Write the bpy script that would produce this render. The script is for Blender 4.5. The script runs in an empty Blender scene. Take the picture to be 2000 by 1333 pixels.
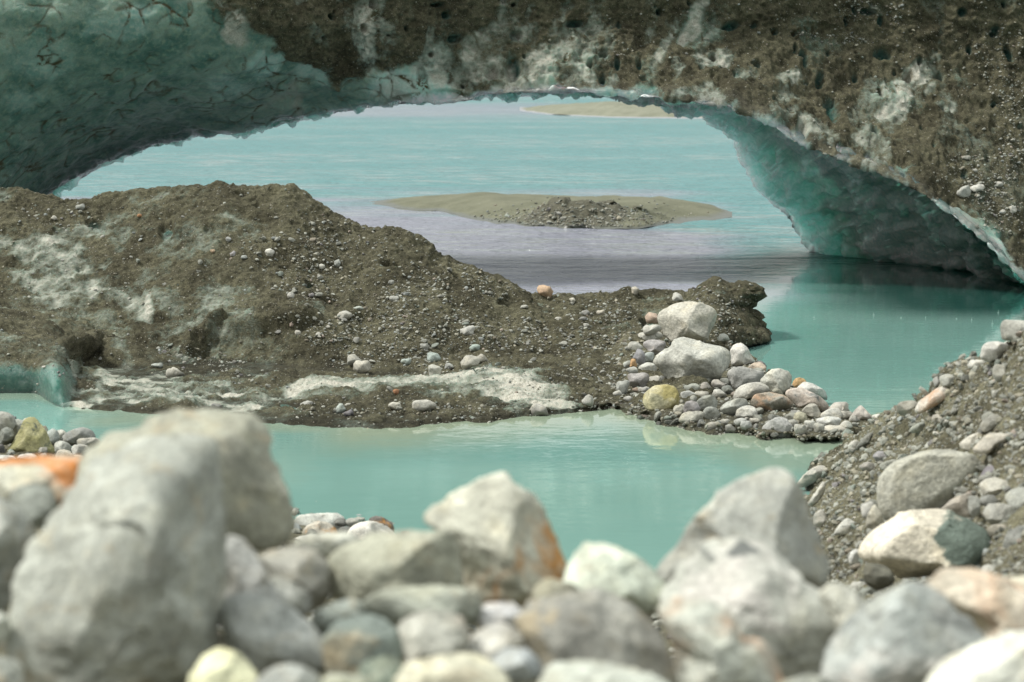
import bpy, math, random
import numpy as np
from mathutils import Vector

# ------------------------------------------------------------------ camera
SC = bpy.context.scene
COL = SC.collection
H_CAM = 3.0
FPX = 2000 * 85.0 / 36.0            # focal length in pixels of the 2000 px photograph
PITCH = math.atan(536.5 / FPX)
cam_d = bpy.data.cameras.new("camera")
cam = bpy.data.objects.new("camera", cam_d)
COL.objects.link(cam)
cam.location = (0, 0, H_CAM)
cam.rotation_euler = (math.pi / 2 - PITCH, 0, 0)
cam_d.lens = 85.0
cam_d.sensor_width = 36.0
cam_d.sensor_fit = 'HORIZONTAL'
cam_d.clip_start = 0.05
cam_d.clip_end = 6000
cam_d.dof.use_dof = True
cam_d.dof.focus_distance = 26.0
cam_d.dof.aperture_fstop = 3.3
SC.camera = cam

# ------------------------------------------------------------------ sky and sun
SUN_EL, SUN_AZ = 54.0, -94.0         # azimuth from +Y towards +X: light comes from the left
world = bpy.data.worlds.new("World")
SC.world = world
world.use_nodes = True
wn = world.node_tree.nodes
wl = world.node_tree.links
wn.clear()
w_out = wn.new('ShaderNodeOutputWorld')
w_bg = wn.new('ShaderNodeBackground')
w_sky = wn.new('ShaderNodeTexSky')
w_sky.sky_type = 'NISHITA'
w_sky.sun_disc = False
w_sky.sun_elevation = math.radians(SUN_EL)
w_sky.sun_rotation = math.radians(SUN_AZ)
w_sky.air_density = 1.0
w_sky.dust_density = 4.0
w_sky.ozone_density = 1.0
# thin cloud veil over the sky
w_tc = wn.new('ShaderNodeTexCoord')
w_no = wn.new('ShaderNodeTexNoise')
w_no.inputs['Scale'].default_value = 2.2
w_no.inputs['Detail'].default_value = 5
w_mp = wn.new('ShaderNodeMapping')
w_mp.inputs['Scale'].default_value = (1, 1, 3.0)
wl.new(w_tc.outputs['Generated'], w_mp.inputs[0])
wl.new(w_mp.outputs[0], w_no.inputs['Vector'])
w_rp = wn.new('ShaderNodeValToRGB')
w_rp.color_ramp.elements[0].position = 0.35
w_rp.color_ramp.elements[0].color = (0.75, 0.75, 0.75, 1)
w_rp.color_ramp.elements[1].position = 0.7
w_rp.color_ramp.elements[1].color = (0.95, 0.95, 0.95, 1)
wl.new(w_no.outputs['Fac'], w_rp.inputs[0])
w_mx = wn.new('ShaderNodeMix')
w_mx.data_type = 'RGBA'
wl.new(w_rp.outputs[0], w_mx.inputs[0])
wl.new(w_sky.outputs[0], w_mx.inputs[6])
# an overcast dome is brighter overhead than at the horizon
w_sp = wn.new('ShaderNodeSeparateXYZ')
wl.new(w_tc.outputs['Generated'], w_sp.inputs[0])
w_mr = wn.new('ShaderNodeMapRange')
w_mr.inputs['From Min'].default_value = 0.0
w_mr.inputs['From Max'].default_value = 0.8
w_mr.inputs['To Min'].default_value = 0.42
w_mr.inputs['To Max'].default_value = 1.15
wl.new(w_sp.outputs[2], w_mr.inputs['Value'])
w_sc = wn.new('ShaderNodeVectorMath')
w_sc.operation = 'SCALE'
w_sc.inputs[0].default_value = (7.6, 7.9, 7.5)
wl.new(w_mr.outputs[0], w_sc.inputs['Scale'])
wl.new(w_sc.outputs[0], w_mx.inputs[7])
wl.new(w_mx.outputs[2], w_bg.inputs['Color'])
w_bg.inputs['Strength'].default_value = 0.10
wl.new(w_bg.outputs[0], w_out.inputs[0])

sun_d = bpy.data.lights.new("sun", 'SUN')
sun_d.energy = 2.6
sun_d.angle = math.radians(9)
sun_d.color = (1.0, 0.97, 0.91)
sun = bpy.data.objects.new("sun", sun_d)
COL.objects.link(sun)
_el, _az = math.radians(SUN_EL), math.radians(SUN_AZ)
_sd = Vector((math.cos(_el) * math.sin(_az), math.cos(_el) * math.cos(_az), math.sin(_el)))
sun.rotation_euler = _sd.to_track_quat('Z', 'Y').to_euler()
sun.location = (-20, -20, 40)

vs = SC.view_settings
vs.view_transform = 'Standard'
vs.look = 'None'
vs.gamma = 1.0
vs.use_curve_mapping = False
vs.exposure = 0.52

# ------------------------------------------------------------------ photograph geometry
SP, CP = math.sin(PITCH), math.cos(PITCH)


def ray(x, y):
    cx = (np.asarray(x, float) - 1000.0) / FPX
    cy = (666.5 - np.asarray(y, float)) / FPX
    return cx, cy * SP + CP, cy * CP - SP


def at(x, y, D):
    """world point seen at photograph pixel (x, y), D metres in front of the camera"""
    dx, dy, dz = ray(x, y)
    t = np.asarray(D, float) / dy
    return np.stack(np.broadcast_arrays(dx * t, dy * t, H_CAM + dz * t), -1)


def dwater(x, y):
    """distance at which the pixel's ray meets the water"""
    dx, dy, dz = ray(x, y)
    return dy * (-H_CAM / dz)


def project(P):
    v = P - np.array([0, 0, H_CAM])
    dep = v[..., 1] * CP - v[..., 2] * SP
    cx = v[..., 0] / dep
    cy = (v[..., 1] * SP + v[..., 2] * CP) / dep
    return 1000 + cx * FPX, 666.5 - cy * FPX


def tab(xs, pairs, smooth=0):
    p = np.array(pairs, float)
    r = np.interp(xs, p[:, 0], p[:, 1])
    if smooth > 1:
        k = np.ones(smooth) / smooth
        for _ in range(2):
            r = np.convolve(np.pad(r, smooth, mode='edge'), k, mode='same')[smooth:-smooth]
    return r


# ------------------------------------------------------------------ noise
def _hash(ix, iy, iz, s):
    with np.errstate(over='ignore'):
        h = (ix.astype(np.uint32) * np.uint32(374761393) + iy.astype(np.uint32) * np.uint32(668265263)
             + iz.astype(np.uint32) * np.uint32(2147483647) + np.uint32((s * 974711 + 1013) & 0xffffffff))
        h = (h ^ (h >> np.uint32(13))) * np.uint32(1274126177)
        h = (h ^ (h >> np.uint32(16))) * np.uint32(2246822519)
        h = h ^ (h >> np.uint32(15))
    return h


def _h01(ix, iy, iz, s):
    return _hash(ix, iy, iz, s).astype(np.float64) / 4294967295.0


def vnoise(p, s=0):
    f = np.floor(p)
    i = f.astype(np.int64)
    t = p - f
    t = t * t * t * (t * (t * 6 - 15) + 10)
    x, y, z = i[..., 0], i[..., 1], i[..., 2]
    tx, ty, tz = t[..., 0], t[..., 1], t[..., 2]
    r = 0
    for a in (0, 1):
        wx = tx if a else 1 - tx
        for b in (0, 1):
            wy = ty if b else 1 - ty
            for c in (0, 1):
                wz = tz if c else 1 - tz
                r = r + wx * wy * wz * _h01(x + a, y + b, z + c, s)
    return r * 2 - 1


_ROT = np.array([[0.0, 0.8, 0.6], [-0.8, 0.36, -0.48], [-0.6, -0.48, 0.64]])


def fbm(p, octv=4, s=0, gain=0.5):
    r, a, tot = 0, 1.0, 0
    q = p
    for k in range(octv):
        r = r + a * vnoise(q, s + k * 17)
        tot += a
        a *= gain
        q = (q @ _ROT) * 2.03 + 11.3
    return r / tot * 1.6


def ridged(p, octv=4, s=0):
    r, a, tot = 0, 1.0, 0
    q = p
    for k in range(octv):
        r = r + a * (1 - 2 * np.abs(vnoise(q, s + k * 31)))
        tot += a
        a *= 0.5
        q = (q @ _ROT) * 2.1 + 5.1
    return r / tot


def voronoi(p, s=0):
    f = np.floor(p)
    i = f.astype(np.int64)
    d1 = np.full(p.shape[:-1], 9.0)
    d2 = np.full(p.shape[:-1], 9.0)
    cid = np.zeros(p.shape[:-1])
    for a in (-1, 0, 1):
        for b in (-1, 0, 1):
            for c in (-1, 0, 1):
                x, y, z = i[..., 0] + a, i[..., 1] + b, i[..., 2] + c
                q = np.stack([x + _h01(x, y, z, s + 1), y + _h01(x, y, z, s + 2), z + _h01(x, y, z, s + 3)], -1)
                d = np.sqrt(((q - p) ** 2).sum(-1))
                hid = _h01(x, y, z, s + 4)
                n = d < d1
                d2 = np.where(n, d1, np.minimum(d2, d))
                cid = np.where(n, hid, cid)
                d1 = np.where(n, d, d1)
    return d1, d2, cid


def sstep(a, b, x):
    t = np.clip((x - a) / (b - a), 0, 1)
    return t * t * (3 - 2 * t)


# ------------------------------------------------------------------ mesh helpers
def mesh_np(name, V, F):
    """V (n,3), F (m,k) with constant k"""
    me = bpy.data.meshes.new(name)
    V = np.ascontiguousarray(V, np.float32)
    F = np.ascontiguousarray(F, np.int32)
    k = F.shape[1]
    me.vertices.add(len(V))
    me.vertices.foreach_set('co', V.ravel())
    me.loops.add(F.size)
    me.loops.foreach_set('vertex_index', F.ravel())
    me.polygons.add(len(F))
    me.polygons.foreach_set('loop_start', np.arange(0, F.size, k, dtype=np.int32))
    me.polygons.foreach_set('loop_total', np.full(len(F), k, np.int32))
    me.polygons.foreach_set('use_smooth', np.ones(len(F), bool))
    me.update()
    me.validate()
    return me


def link(name, me, mat=None, parent=None, loc=None):
    o = bpy.data.objects.new(name, me)
    COL.objects.link(o)
    if mat is not None and me is not None and len(me.materials) == 0:
        me.materials.append(mat)
    if loc is not None:
        o.location = loc
    if parent is not None:
        o.parent = parent
    return o


def tag(o, label=None, cat=None, group=None, kind=None):
    if label:
        o['label'] = label
    if cat:
        o['category'] = cat
    if group:
        o['group'] = group
    if kind:
        o['kind'] = kind
    return o


def fattr(me, name, arr):
    a = me.attributes.new(name, 'FLOAT', 'POINT')
    a.data.foreach_set('value', np.ascontiguousarray(arr, np.float32).ravel())


def cattr(me, name, arr):
    a = me.attributes.new(name, 'FLOAT_COLOR', 'POINT')
    c = np.ones((len(arr), 4), np.float32)
    c[:, :3] = arr
    a.data.foreach_set('color', c.ravel())


def grid_faces(R, M, flip=False, wrap=False):
    idx = np.arange(R * M).reshape(R, M)
    if wrap:
        idx = np.concatenate([idx, idx[:1]], 0)
    a, b, c, d = idx[:-1, :-1], idx[:-1, 1:], idx[1:, 1:], idx[1:, :-1]
    q = np.stack([a, d, c, b] if flip else [a, b, c, d], -1).reshape(-1, 4)
    return q


def grid_normals(P, toward):
    du = np.gradient(P, axis=1)
    dv = np.gradient(P, axis=0)
    n = np.cross(du, dv)
    n /= np.linalg.norm(n, axis=-1, keepdims=True) + 1e-12
    if (n * toward).sum() < 0:
        n = -n
    return n


def smooth_rows(A, k):
    if k < 2:
        return A
    ker = np.ones(k) / k
    out = np.empty_like(A)
    for c in range(A.shape[-1]):
        for _r in range(A.shape[0]):
            out[_r, :, c] = np.convolve(np.pad(A[_r, :, c], k, mode='edge'), ker, mode='same')[k:-k]
    return out


# ------------------------------------------------------------------ materials
class NT:
    def __init__(self, name):
        self.m = bpy.data.materials.new(name)
        self.m.use_nodes = True
        self.t = self.m.node_tree
        self.t.nodes.clear()
        self.out = self.t.nodes.new('ShaderNodeOutputMaterial')
        self.b = self.t.nodes.new('ShaderNodeBsdfPrincipled')
        self.t.links.new(self.b.outputs[0], self.out.inputs['Surface'])

    def put(self, sock, v):
        if isinstance(v, bpy.types.NodeSocket):
            self.t.links.new(v, sock)
        elif isinstance(v, (tuple, list)) and len(v) == 3 and sock.type == 'RGBA':
            sock.default_value = (*v, 1)
        else:
            sock.default_value = v

    def set(self, **kw):
        for k, v in kw.items():
            self.put(self.b.inputs[k.replace('_', ' ')], v)

    def coord(self, kind='Object', scale=None):
        n = self.t.nodes.new('ShaderNodeTexCoord')
        o = n.outputs[kind]
        if scale is not None:
            m = self.t.nodes.new('ShaderNodeMapping')
            m.inputs['Scale'].default_value = scale if isinstance(scale, tuple) else (scale,) * 3
            self.t.links.new(o, m.inputs[0])
            o = m.outputs[0]
        return o

    def pos(self, scale=None):
        n = self.t.nodes.new('ShaderNodeNewGeometry')
        o = n.outputs['Position']
        if scale is not None:
            m = self.t.nodes.new('ShaderNodeMapping')
            m.inputs['Scale'].default_value = scale if isinstance(scale, tuple) else (scale,) * 3
            self.t.links.new(o, m.inputs[0])
            o = m.outputs[0]
        return o

    def vadd(self, a, b):
        n = self.t.nodes.new('ShaderNodeVectorMath')
        n.operation = 'ADD'
        self.put(n.inputs[0], a)
        self.put(n.inputs[1], b)
        return n.outputs[0]

    def noise(self, vec, scale, detail=4, rough=0.55, dist=0.0):
        n = self.t.nodes.new('ShaderNodeTexNoise')
        self.t.links.new(vec, n.inputs['Vector'])
        n.inputs['Scale'].default_value = scale
        n.inputs['Detail'].default_value = detail
        n.inputs['Roughness'].default_value = rough
        n.inputs['Distortion'].default_value = dist
        return n.outputs['Fac']

    def voro(self, vec, scale, feature='F1', out='Distance', rnd=1.0):
        n = self.t.nodes.new('ShaderNodeTexVoronoi')
        n.feature = feature
        self.t.links.new(vec, n.inputs['Vector'])
        n.inputs['Scale'].default_value = scale
        n.inputs['Randomness'].default_value = rnd
        return n.outputs[out]

    def ramp(self, fac, a, b, ca=(0, 0, 0), cb=(1, 1, 1)):
        n = self.t.nodes.new('ShaderNodeMapRange')
        n.interpolation_type = 'SMOOTHSTEP'
        self.put(n.inputs['Value'], fac)
        n.inputs['From Min'].default_value = a
        n.inputs['From Max'].default_value = b
        if ca == (0, 0, 0) and cb == (1, 1, 1):
            return n.outputs[0]
        return self.mix(n.outputs[0], ca, cb)

    def rng(self, fac, a, b, c, d):
        n = self.t.nodes.new('ShaderNodeMapRange')
        self.put(n.inputs['Value'], fac)
        for k, v in zip(('From Min', 'From Max', 'To Min', 'To Max'), (a, b, c, d)):
            n.inputs[k].default_value = v
        return n.outputs[0]

    def mix(self, fac, a, b, mode='MIX'):
        n = self.t.nodes.new('ShaderNodeMix')
        n.data_type = 'RGBA'
        n.blend_type = mode
        self.put(n.inputs[0], fac)
        self.put(n.inputs[6], a)
        self.put(n.inputs[7], b)
        return n.outputs[2]

    def math(self, op, a, b=0.0, clamp=False):
        n = self.t.nodes.new('ShaderNodeMath')
        n.operation = op
        n.use_clamp = clamp
        self.put(n.inputs[0], a)
        self.put(n.inputs[1], b)
        return n.outputs[0]

    def scale(self, col, f):
        n = self.t.nodes.new('ShaderNodeVectorMath')
        n.operation = 'SCALE'
        self.put(n.inputs[0], col)
        self.put(n.inputs['Scale'], f)
        return n.outputs[0]

    def attr(self, name, out='Fac'):
        n = self.t.nodes.new('ShaderNodeAttribute')
        n.attribute_name = name
        return n.outputs[out]

    def objinfo(self, out):
        return self.t.nodes.new('ShaderNodeObjectInfo').outputs[out]

    def bump(self, h, strength, dist, normal=None):
        n = self.t.nodes.new('ShaderNodeBump')
        self.put(n.inputs['Height'], h)
        self.put(n.inputs['Strength'], strength)
        self.put(n.inputs['Distance'], dist)
        if normal is not None:
            self.t.links.new(normal, n.inputs['Normal'])
        return n.outputs[0]


def rock_material(name, second=None, amount=0.5, nscale=3.0, third=None, soft=0.12, size=1.0, dirx=0.0, dirz=0.0):
    """stone: the base colour is the object's own colour; second / third are mineral or lichen patches"""
    n = NT(name)
    oc = n.coord('Object')
    rnd = n.objinfo('Random')
    off = n.t.nodes.new('ShaderNodeCombineXYZ')
    n.put(off.inputs[0], n.math('MULTIPLY', rnd, 37.0))
    n.put(off.inputs[1], n.math('MULTIPLY', rnd, 91.0))
    n.put(off.inputs[2], n.math('MULTIPLY', rnd, 53.0))
    v = n.vadd(oc, off.outputs[0])
    base = n.objinfo('Color')
    big = n.noise(v, 4.0 / size, 5, 0.6, 0.4)
    fine = n.noise(v, 38.0 / size, 4, 0.65)
    grain = n.noise(v, 190.0 / size, 2, 0.6)
    pits = n.voro(v, 26.0 / size)
    c = n.scale(base, n.rng(big, 0.3, 0.7, 0.62, 1.25))
    c = n.scale(c, n.rng(fine, 0.3, 0.7, 0.68, 1.24))
    warm = n.noise(n.vadd(v, (7.1, 3.3, 1.7)), 6.5 / size, 4, 0.6)
    c = n.mix(n.rng(warm, 0.5, 0.75, 0.0, 0.35), c, n.mix(1.0, c, (1.12, 1.0, 0.76), 'MULTIPLY'))
    if second:
        m = n.noise(n.vadd(v, (3.7, 9.2, 5.1)), nscale / size, 6, 0.62, 0.6)
        if dirx or dirz:
            xs_ = n.t.nodes.new('ShaderNodeSeparateXYZ')
            n.t.links.new(oc, xs_.inputs[0])
            m = n.math('ADD', m, n.math('ADD', n.math('MULTIPLY', xs_.outputs[0], dirx), n.math('MULTIPLY', xs_.outputs[2], dirz)))
        m = n.ramp(m, 1 - amount - soft, 1 - amount + soft)
        c = n.mix(m, c, n.scale(n.mix(0.0, second, second), n.rng(fine, 0.3, 0.7, 0.8, 1.15)))
    if third:
        m3 = n.noise(n.vadd(v, (13.7, 1.2, 8.1)), nscale * 1.3 / size, 5, 0.62, 0.8)
        m3 = n.ramp(m3, 0.58, 0.68)
        c = n.mix(m3, c, third)
    # dark pores and pale flecks
    c = n.mix(n.math('MULTIPLY', n.ramp(pits, 0.16, 0.05), 0.35), c, (0.06, 0.06, 0.05))
    c = n.mix(n.math('MULTIPLY', n.ramp(grain, 0.66, 0.74), 0.35), c, (0.55, 0.54, 0.5))
    c = n.mix(n.math('MULTIPLY', n.ramp(grain, 0.36, 0.28), 0.45), c, (0.09, 0.09, 0.08))
    # wet band just over the water line
    zz = n.t.nodes.new('ShaderNodeSeparateXYZ')
    n.t.links.new(n.pos(), zz.inputs[0])
    wet = n.ramp(n.math('ADD', zz.outputs[2], n.math('MULTIPLY', fine, -0.06)), 0.055, 0.01)
    c = n.mix(wet, c, n.scale(c, 0.5))
    h = n.math('ADD', n.math('MULTIPLY', big, 1.0), n.math('MULTIPLY', fine, 0.35))
    h = n.math('ADD', h, n.math('MULTIPLY', grain, 0.07))
    n.set(Base_Color=c, Roughness=n.mix(wet, (0.86,) * 3, (0.3,) * 3), Normal=n.bump(h, 0.85, 0.035 * size))
    n.b.inputs['Specular IOR Level'].default_value = 0.3
    return n.m


M_ROCK = rock_material('rock_near', (0.42, 0.36, 0.25), 0.36, 5.0, size=0.55, soft=0.1)
M_ROCK_MID = rock_material('rock_mid', size=0.9)
M_SMALL = rock_material('rock_small', size=0.35)
M_YELLOW = rock_material('rock_yellow', (0.38, 0.33, 0.14), 0.48, 5.0, size=0.9)
M_MOSSY = rock_material('rock_lichen', (0.29, 0.28, 0.13), 0.5, 6.0, third=(0.10, 0.12, 0.10), size=0.9)
M_CREAMGREEN = rock_material('rock_cream_green', (0.15, 0.19, 0.16), 0.42, 2.8, size=1.0, soft=0.05, dirx=1.5)
M_ORANGE = rock_material('rock_orange', (0.60, 0.23, 0.06), 0.50, 3.6, size=0.55)
M_RUST = rock_material('rock_rust_stain', (0.50, 0.25, 0.075), 0.43, 4.0, third=None, size=0.6, dirx=0.9, dirz=-0.5)
M_PEACH = rock_material('rock_peach', (0.52, 0.34, 0.22), 0.46, 4.0, size=0.8)
M_VEIN = rock_material('rock_veined', (0.62, 0.6, 0.55), 0.4, 4.0, third=(0.17, 0.18, 0.17), size=0.7)


def dirt_nodes(n, v):
    """returns colour, height for gritty moraine dirt"""
    big = n.noise(v, 1.6, 5, 0.6)
    mid = n.noise(v, 14.0, 5, 0.65)
    fine = n.noise(v, 70.0, 4, 0.7)
    grit = n.voro(v, 48.0)
    gcol = n.voro(v, 48.0, out='Color')
    grit2 = n.voro(v, 22.0)
    gcol2 = n.voro(v, 22.0, out='Color')
    c = n.mix(n.ramp(big, 0.3, 0.7), (0.052, 0.048, 0.029), (0.118, 0.112, 0.071))
    c = n.scale(c, n.rng(mid, 0.3, 0.7, 0.5, 1.5))
    c = n.scale(c, n.rng(fine, 0.3, 0.7, 0.45, 1.6))
    sx = n.t.nodes.new('ShaderNodeSeparateColor')
    n.t.links.new(gcol, sx.inputs[0])
    sel = n.math('MULTIPLY', n.ramp(grit, 0.34, 0.24), n.ramp(sx.outputs[0], 0.80, 0.84))
    gc = n.mix(sx.outputs[1], (0.16, 0.15, 0.11), (0.34, 0.32, 0.26))
    c = n.mix(sel, c, gc)
    sy = n.t.nodes.new('ShaderNodeSeparateColor')
    n.t.links.new(gcol2, sy.inputs[0])
    sel2 = n.math('MULTIPLY', n.ramp(grit2, 0.28, 0.20), n.ramp(sy.outputs[0], 0.90, 0.93))
    gc2 = n.mix(sy.outputs[1], (0.14, 0.15, 0.12), (0.38, 0.36, 0.30))
    c = n.mix(sel2, c, gc2)
    h = n.math('ADD', n.math('MULTIPLY', mid, 0.9), n.math('MULTIPLY', fine, 0.45))
    h = n.math('ADD', h, n.math('MULTIPLY', n.math('ADD', sel, sel2), 0.35))
    return c, h


def ice_dirt_material(name):
    n = NT(name)
    v = n.pos()
    dc, dh = dirt_nodes(n, v)
    dirt = n.attr('dirt')
    white = n.attr('white')
    crack = n.attr('crack')
    frost_glow = n.attr('frost_glow')
    deep_shade = n.attr('deep_shade')
    m1 = n.noise(v, 3.0, 5, 0.6, 0.5)
    m2 = n.noise(v, 16.0, 5, 0.65)
    m3 = n.noise(v, 60.0, 4, 0.7)
    ice = n.mix(n.ramp(m1, 0.35, 0.66), (0.10, 0.205, 0.168), (0.26, 0.365, 0.30))
    ice = n.mix(n.math('MULTIPLY', n.ramp(m2, 0.46, 0.68), 0.7), ice, (0.29, 0.37, 0.27))
    ice = n.mix(n.math('MULTIPLY', n.ramp(m3, 0.42, 0.62), 0.3), ice, n.scale(ice, 0.55))
    ice = n.mix(deep_shade, ice, n.mix(n.ramp(m2, 0.4, 0.7), (0.018, 0.062, 0.05), (0.045, 0.11, 0.088)))  # dark pit ice; the same colour paints shade elsewhere
    ice = n.mix(frost_glow, ice, n.mix(n.ramp(m2, 0.35, 0.65), (0.50, 0.80, 0.72), (0.78, 0.93, 0.88)))  # pale ice; on the tunnel wall it paints light coming through
    wc = n.mix(n.ramp(m3, 0.3, 0.7), (0.34, 0.33, 0.265), (0.60, 0.58, 0.51))
    wc = n.mix(n.math('MULTIPLY', n.ramp(m2, 0.5, 0.68), 0.5), wc, (0.15, 0.15, 0.105))
    c = n.mix(white, ice, wc)
    # brown silt in the seams between the scallops
    c = n.mix(n.math('MULTIPLY', crack, n.ramp(m2, 0.38, 0.52)), c, (0.085, 0.07, 0.03))
    # break the dirt edge up with grain
    dj = n.math('ADD', n.math('MULTIPLY', n.math('SUBTRACT', m3, 0.5), 0.7), n.math('MULTIPLY', n.math('SUBTRACT', m2, 0.5), 0.9))
    dm = n.math('ADD', dirt, n.math('MULTIPLY', dj, n.ramp(dirt, 0.02, 0.3)))
    dm = n.ramp(dm, 0.08, 0.92)
    c = n.mix(dm, c, dc)
    zz = n.t.nodes.new('ShaderNodeSeparateXYZ')
    n.t.links.new(v, zz.inputs[0])
    wet = n.math('MULTIPLY', n.ramp(n.math('ADD', zz.outputs[2], n.math('MULTIPLY', m2, -0.05)), 0.05, 0.0), n.ramp(dm, 0.2, 0.6))
    c = n.mix(wet, c, n.scale(c, 0.45))
    rough = n.mix(dm, n.mix(white, n.mix(n.attr('gloss'), (0.3,) * 3, (0.12,) * 3), (0.55,) * 3), (0.92,) * 3)
    hi = n.math('ADD', n.math('MULTIPLY', m2, 0.5), n.math('MULTIPLY', m3, 0.25))
    hmix = n.mix(dm, hi, dh)
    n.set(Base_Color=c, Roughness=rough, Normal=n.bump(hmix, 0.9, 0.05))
    n.put(n.b.inputs['Specular IOR Level'], n.mix(n.attr('gloss'), (0.22,) * 3, (0.55,) * 3))
    n.b.subsurface_method = 'RANDOM_WALK'
    ssw = n.math('MULTIPLY', n.math('SUBTRACT', 1.0, dm, True), n.math('SUBTRACT', 1.0, white, True))
    n.put(n.b.inputs['Subsurface Weight'], n.math('MULTIPLY', ssw, n.rng(n.attr('gloss'), 0, 1, 0.8, 1.0)))
    n.b.inputs['Subsurface Radius'].default_value = (0.42, 0.8, 0.72)
    n.put(n.b.inputs['Subsurface Scale'], n.rng(n.attr('gloss'), 0, 1, 0.25, 3.2))
    return n.m


M_ICE = ice_dirt_material('dirty_ice')


def gravel_ground_material(name, tint=(1, 1, 1)):
    n = NT(name)
    v = n.pos()
    c, h = dirt_nodes(n, v)
    c = n.mix(1.0, c, tint, 'MULTIPLY')
    zz = n.t.nodes.new('ShaderNodeSeparateXYZ')
    n.t.links.new(v, zz.inputs[0])
    wet = n.ramp(n.math('ADD', zz.outputs[2], n.math('MULTIPLY', n.noise(v, 5.0, 4), -0.06)), 0.06, 0.0)
    c = n.mix(wet, c, n.scale(c, 0.5))
    n.set(Base_Color=c, Roughness=n.mix(wet, (0.92,) * 3, (0.4,) * 3), Normal=n.bump(h, 0.9, 0.05))
    n.b.inputs['Specular IOR Level'].default_value = 0.3
    return n.m


M_BANK = gravel_ground_material('gravel_ground', (1.55, 1.55, 1.6))
M_SPIT = gravel_ground_material('spit_ground', (1.35, 1.35, 1.35))


def pebble_material(name):
    n = NT(name)
    v = n.pos()
    c = n.attr('Col', 'Color')
    f = n.noise(v, 60, 4, 0.65)
    c = n.scale(c, n.rng(f, 0.3, 0.7, 0.75, 1.2))
    n.set(Base_Color=c, Roughness=0.85, Normal=n.bump(f, 0.4, 0.01))
    n.b.inputs['Specular IOR Level'].default_value = 0.3
    return n.m


M_PEBBLES = pebble_material('gravel_stones')


def sand_material(name, a, b, wetc, dark=None):
    n = NT(name)
    v = n.pos()
    m = n.noise(v, 1.3, 5, 0.6)
    f = n.noise(v, 18, 4, 0.65)
    c = n.mix(n.ramp(m, 0.3, 0.7), a, b)
    if dark:
        hm = n.ramp(n.math('ADD', n.attr('heap'), n.math('MULTIPLY', n.math('SUBTRACT', f, 0.5), 0.9)), 0.3, 0.55)
        c = n.mix(hm, c, dark)
    c = n.scale(c, n.rng(f, 0.3, 0.7, 0.8, 1.2))
    zz = n.t.nodes.new('ShaderNodeSeparateXYZ')
    n.t.links.new(v, zz.inputs[0])
    wet = n.ramp(n.math('ADD', zz.outputs[2], n.math('MULTIPLY', m, -0.04)), 0.05, 0.0)
    c = n.mix(wet, c, wetc)
    n.set(Base_Color=c, Roughness=n.mix(wet, (0.85,) * 3, (0.35,) * 3), Normal=n.bump(n.math('ADD', m, n.math('MULTIPLY', f, 0.3)), 0.5, 0.05))
    return n.m


M_SAND = sand_material('silt_sand', (0.105, 0.109, 0.066), (0.15, 0.152, 0.10), (0.10, 0.105, 0.085), (0.085, 0.082, 0.055))
M_FARBANK = sand_material('far_silt', (0.15, 0.158, 0.11), (0.21, 0.215, 0.16), (0.30, 0.30, 0.32))


def water_material():
    n = NT('glacier_water')
    v = n.pos()
    sh = n.attr('shallow')
    hue = n.attr('hue')
    calm = n.attr('calm')
    glare = n.attr('glare')
    big = n.noise(n.pos((0.05, 0.22, 1)), 1.0, 4, 0.55, 0.3)
    c = n.mix(n.ramp(big, 0.3, 0.7), (0.165, 0.325, 0.287), (0.215, 0.38, 0.336))
    c = n.mix(hue, c, (0.42, 0.43, 0.51))
    c = n.mix(n.math('SUBTRACT', 1.0, calm), c, n.mix(hue, (0.105, 0.265, 0.272), (0.26, 0.27, 0.33)))
    c = n.mix(n.math('MULTIPLY', n.attr('clear'), 0.97), c, (0.012, 0.06, 0.05))      # painted shade and dark reflection of the arch on the pool
    c = n.mix(sh, c, (0.30, 0.33, 0.22))
    # ripples: finer and weaker in the sheltered pool than on the open lake
    w1 = n.noise(n.pos((1.3, 1.9, 1)), 1.0, 3, 0.5, 0.2)
    w2 = n.noise(n.pos((6.0, 9.0, 1)), 1.0, 3, 0.55, 0.3)
    w3 = n.noise(n.pos((0.3, 0.5, 1)), 1.0, 3, 0.5, 0.4)
    hh = n.math('ADD', n.math('MULTIPLY', w1, 0.8), n.math('MULTIPLY', w2, 0.30))
    hh = n.math('ADD', hh, n.math('MULTIPLY', w3, n.math('MULTIPLY', 1.5, n.math('SUBTRACT', 1.0, calm))))
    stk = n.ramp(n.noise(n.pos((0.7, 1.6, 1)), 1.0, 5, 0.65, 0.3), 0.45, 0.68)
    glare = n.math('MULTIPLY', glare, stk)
    c = n.mix(n.math('MULTIPLY', n.math('MULTIPLY', glare, 0.5), n.math('SUBTRACT', 1.0, calm)), c, (0.46, 0.52, 0.52))  # sky glints on the ripples, painted as pale streaks
    st = n.mix(calm, (1.0,) * 3, (0.012,) * 3)
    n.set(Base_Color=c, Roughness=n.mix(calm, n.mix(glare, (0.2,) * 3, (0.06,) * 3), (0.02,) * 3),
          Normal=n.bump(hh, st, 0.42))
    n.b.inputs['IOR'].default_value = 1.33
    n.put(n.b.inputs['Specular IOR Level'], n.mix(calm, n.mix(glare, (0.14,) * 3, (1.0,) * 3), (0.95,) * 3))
    return n.m


M_WATER = water_material()

# ------------------------------------------------------------------ water
# fan of vertices, denser near the camera, reaching the horizon
wx = np.concatenate([np.linspace(-9000, -600, 12), np.linspace(-550, 2550, 420), np.linspace(2600, 11000, 12)])
wy = np.concatenate([[8.0, 9.5], np.linspace(11, 60, 460), np.geomspace(61, 3500, 120)])
WX, WD = np.meshgrid((wx - 1000) / FPX, wy)
WP = np.stack([WX * WD, WD, np.zeros_like(WD)], -1)
wpx, wpy = project(WP)

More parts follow.
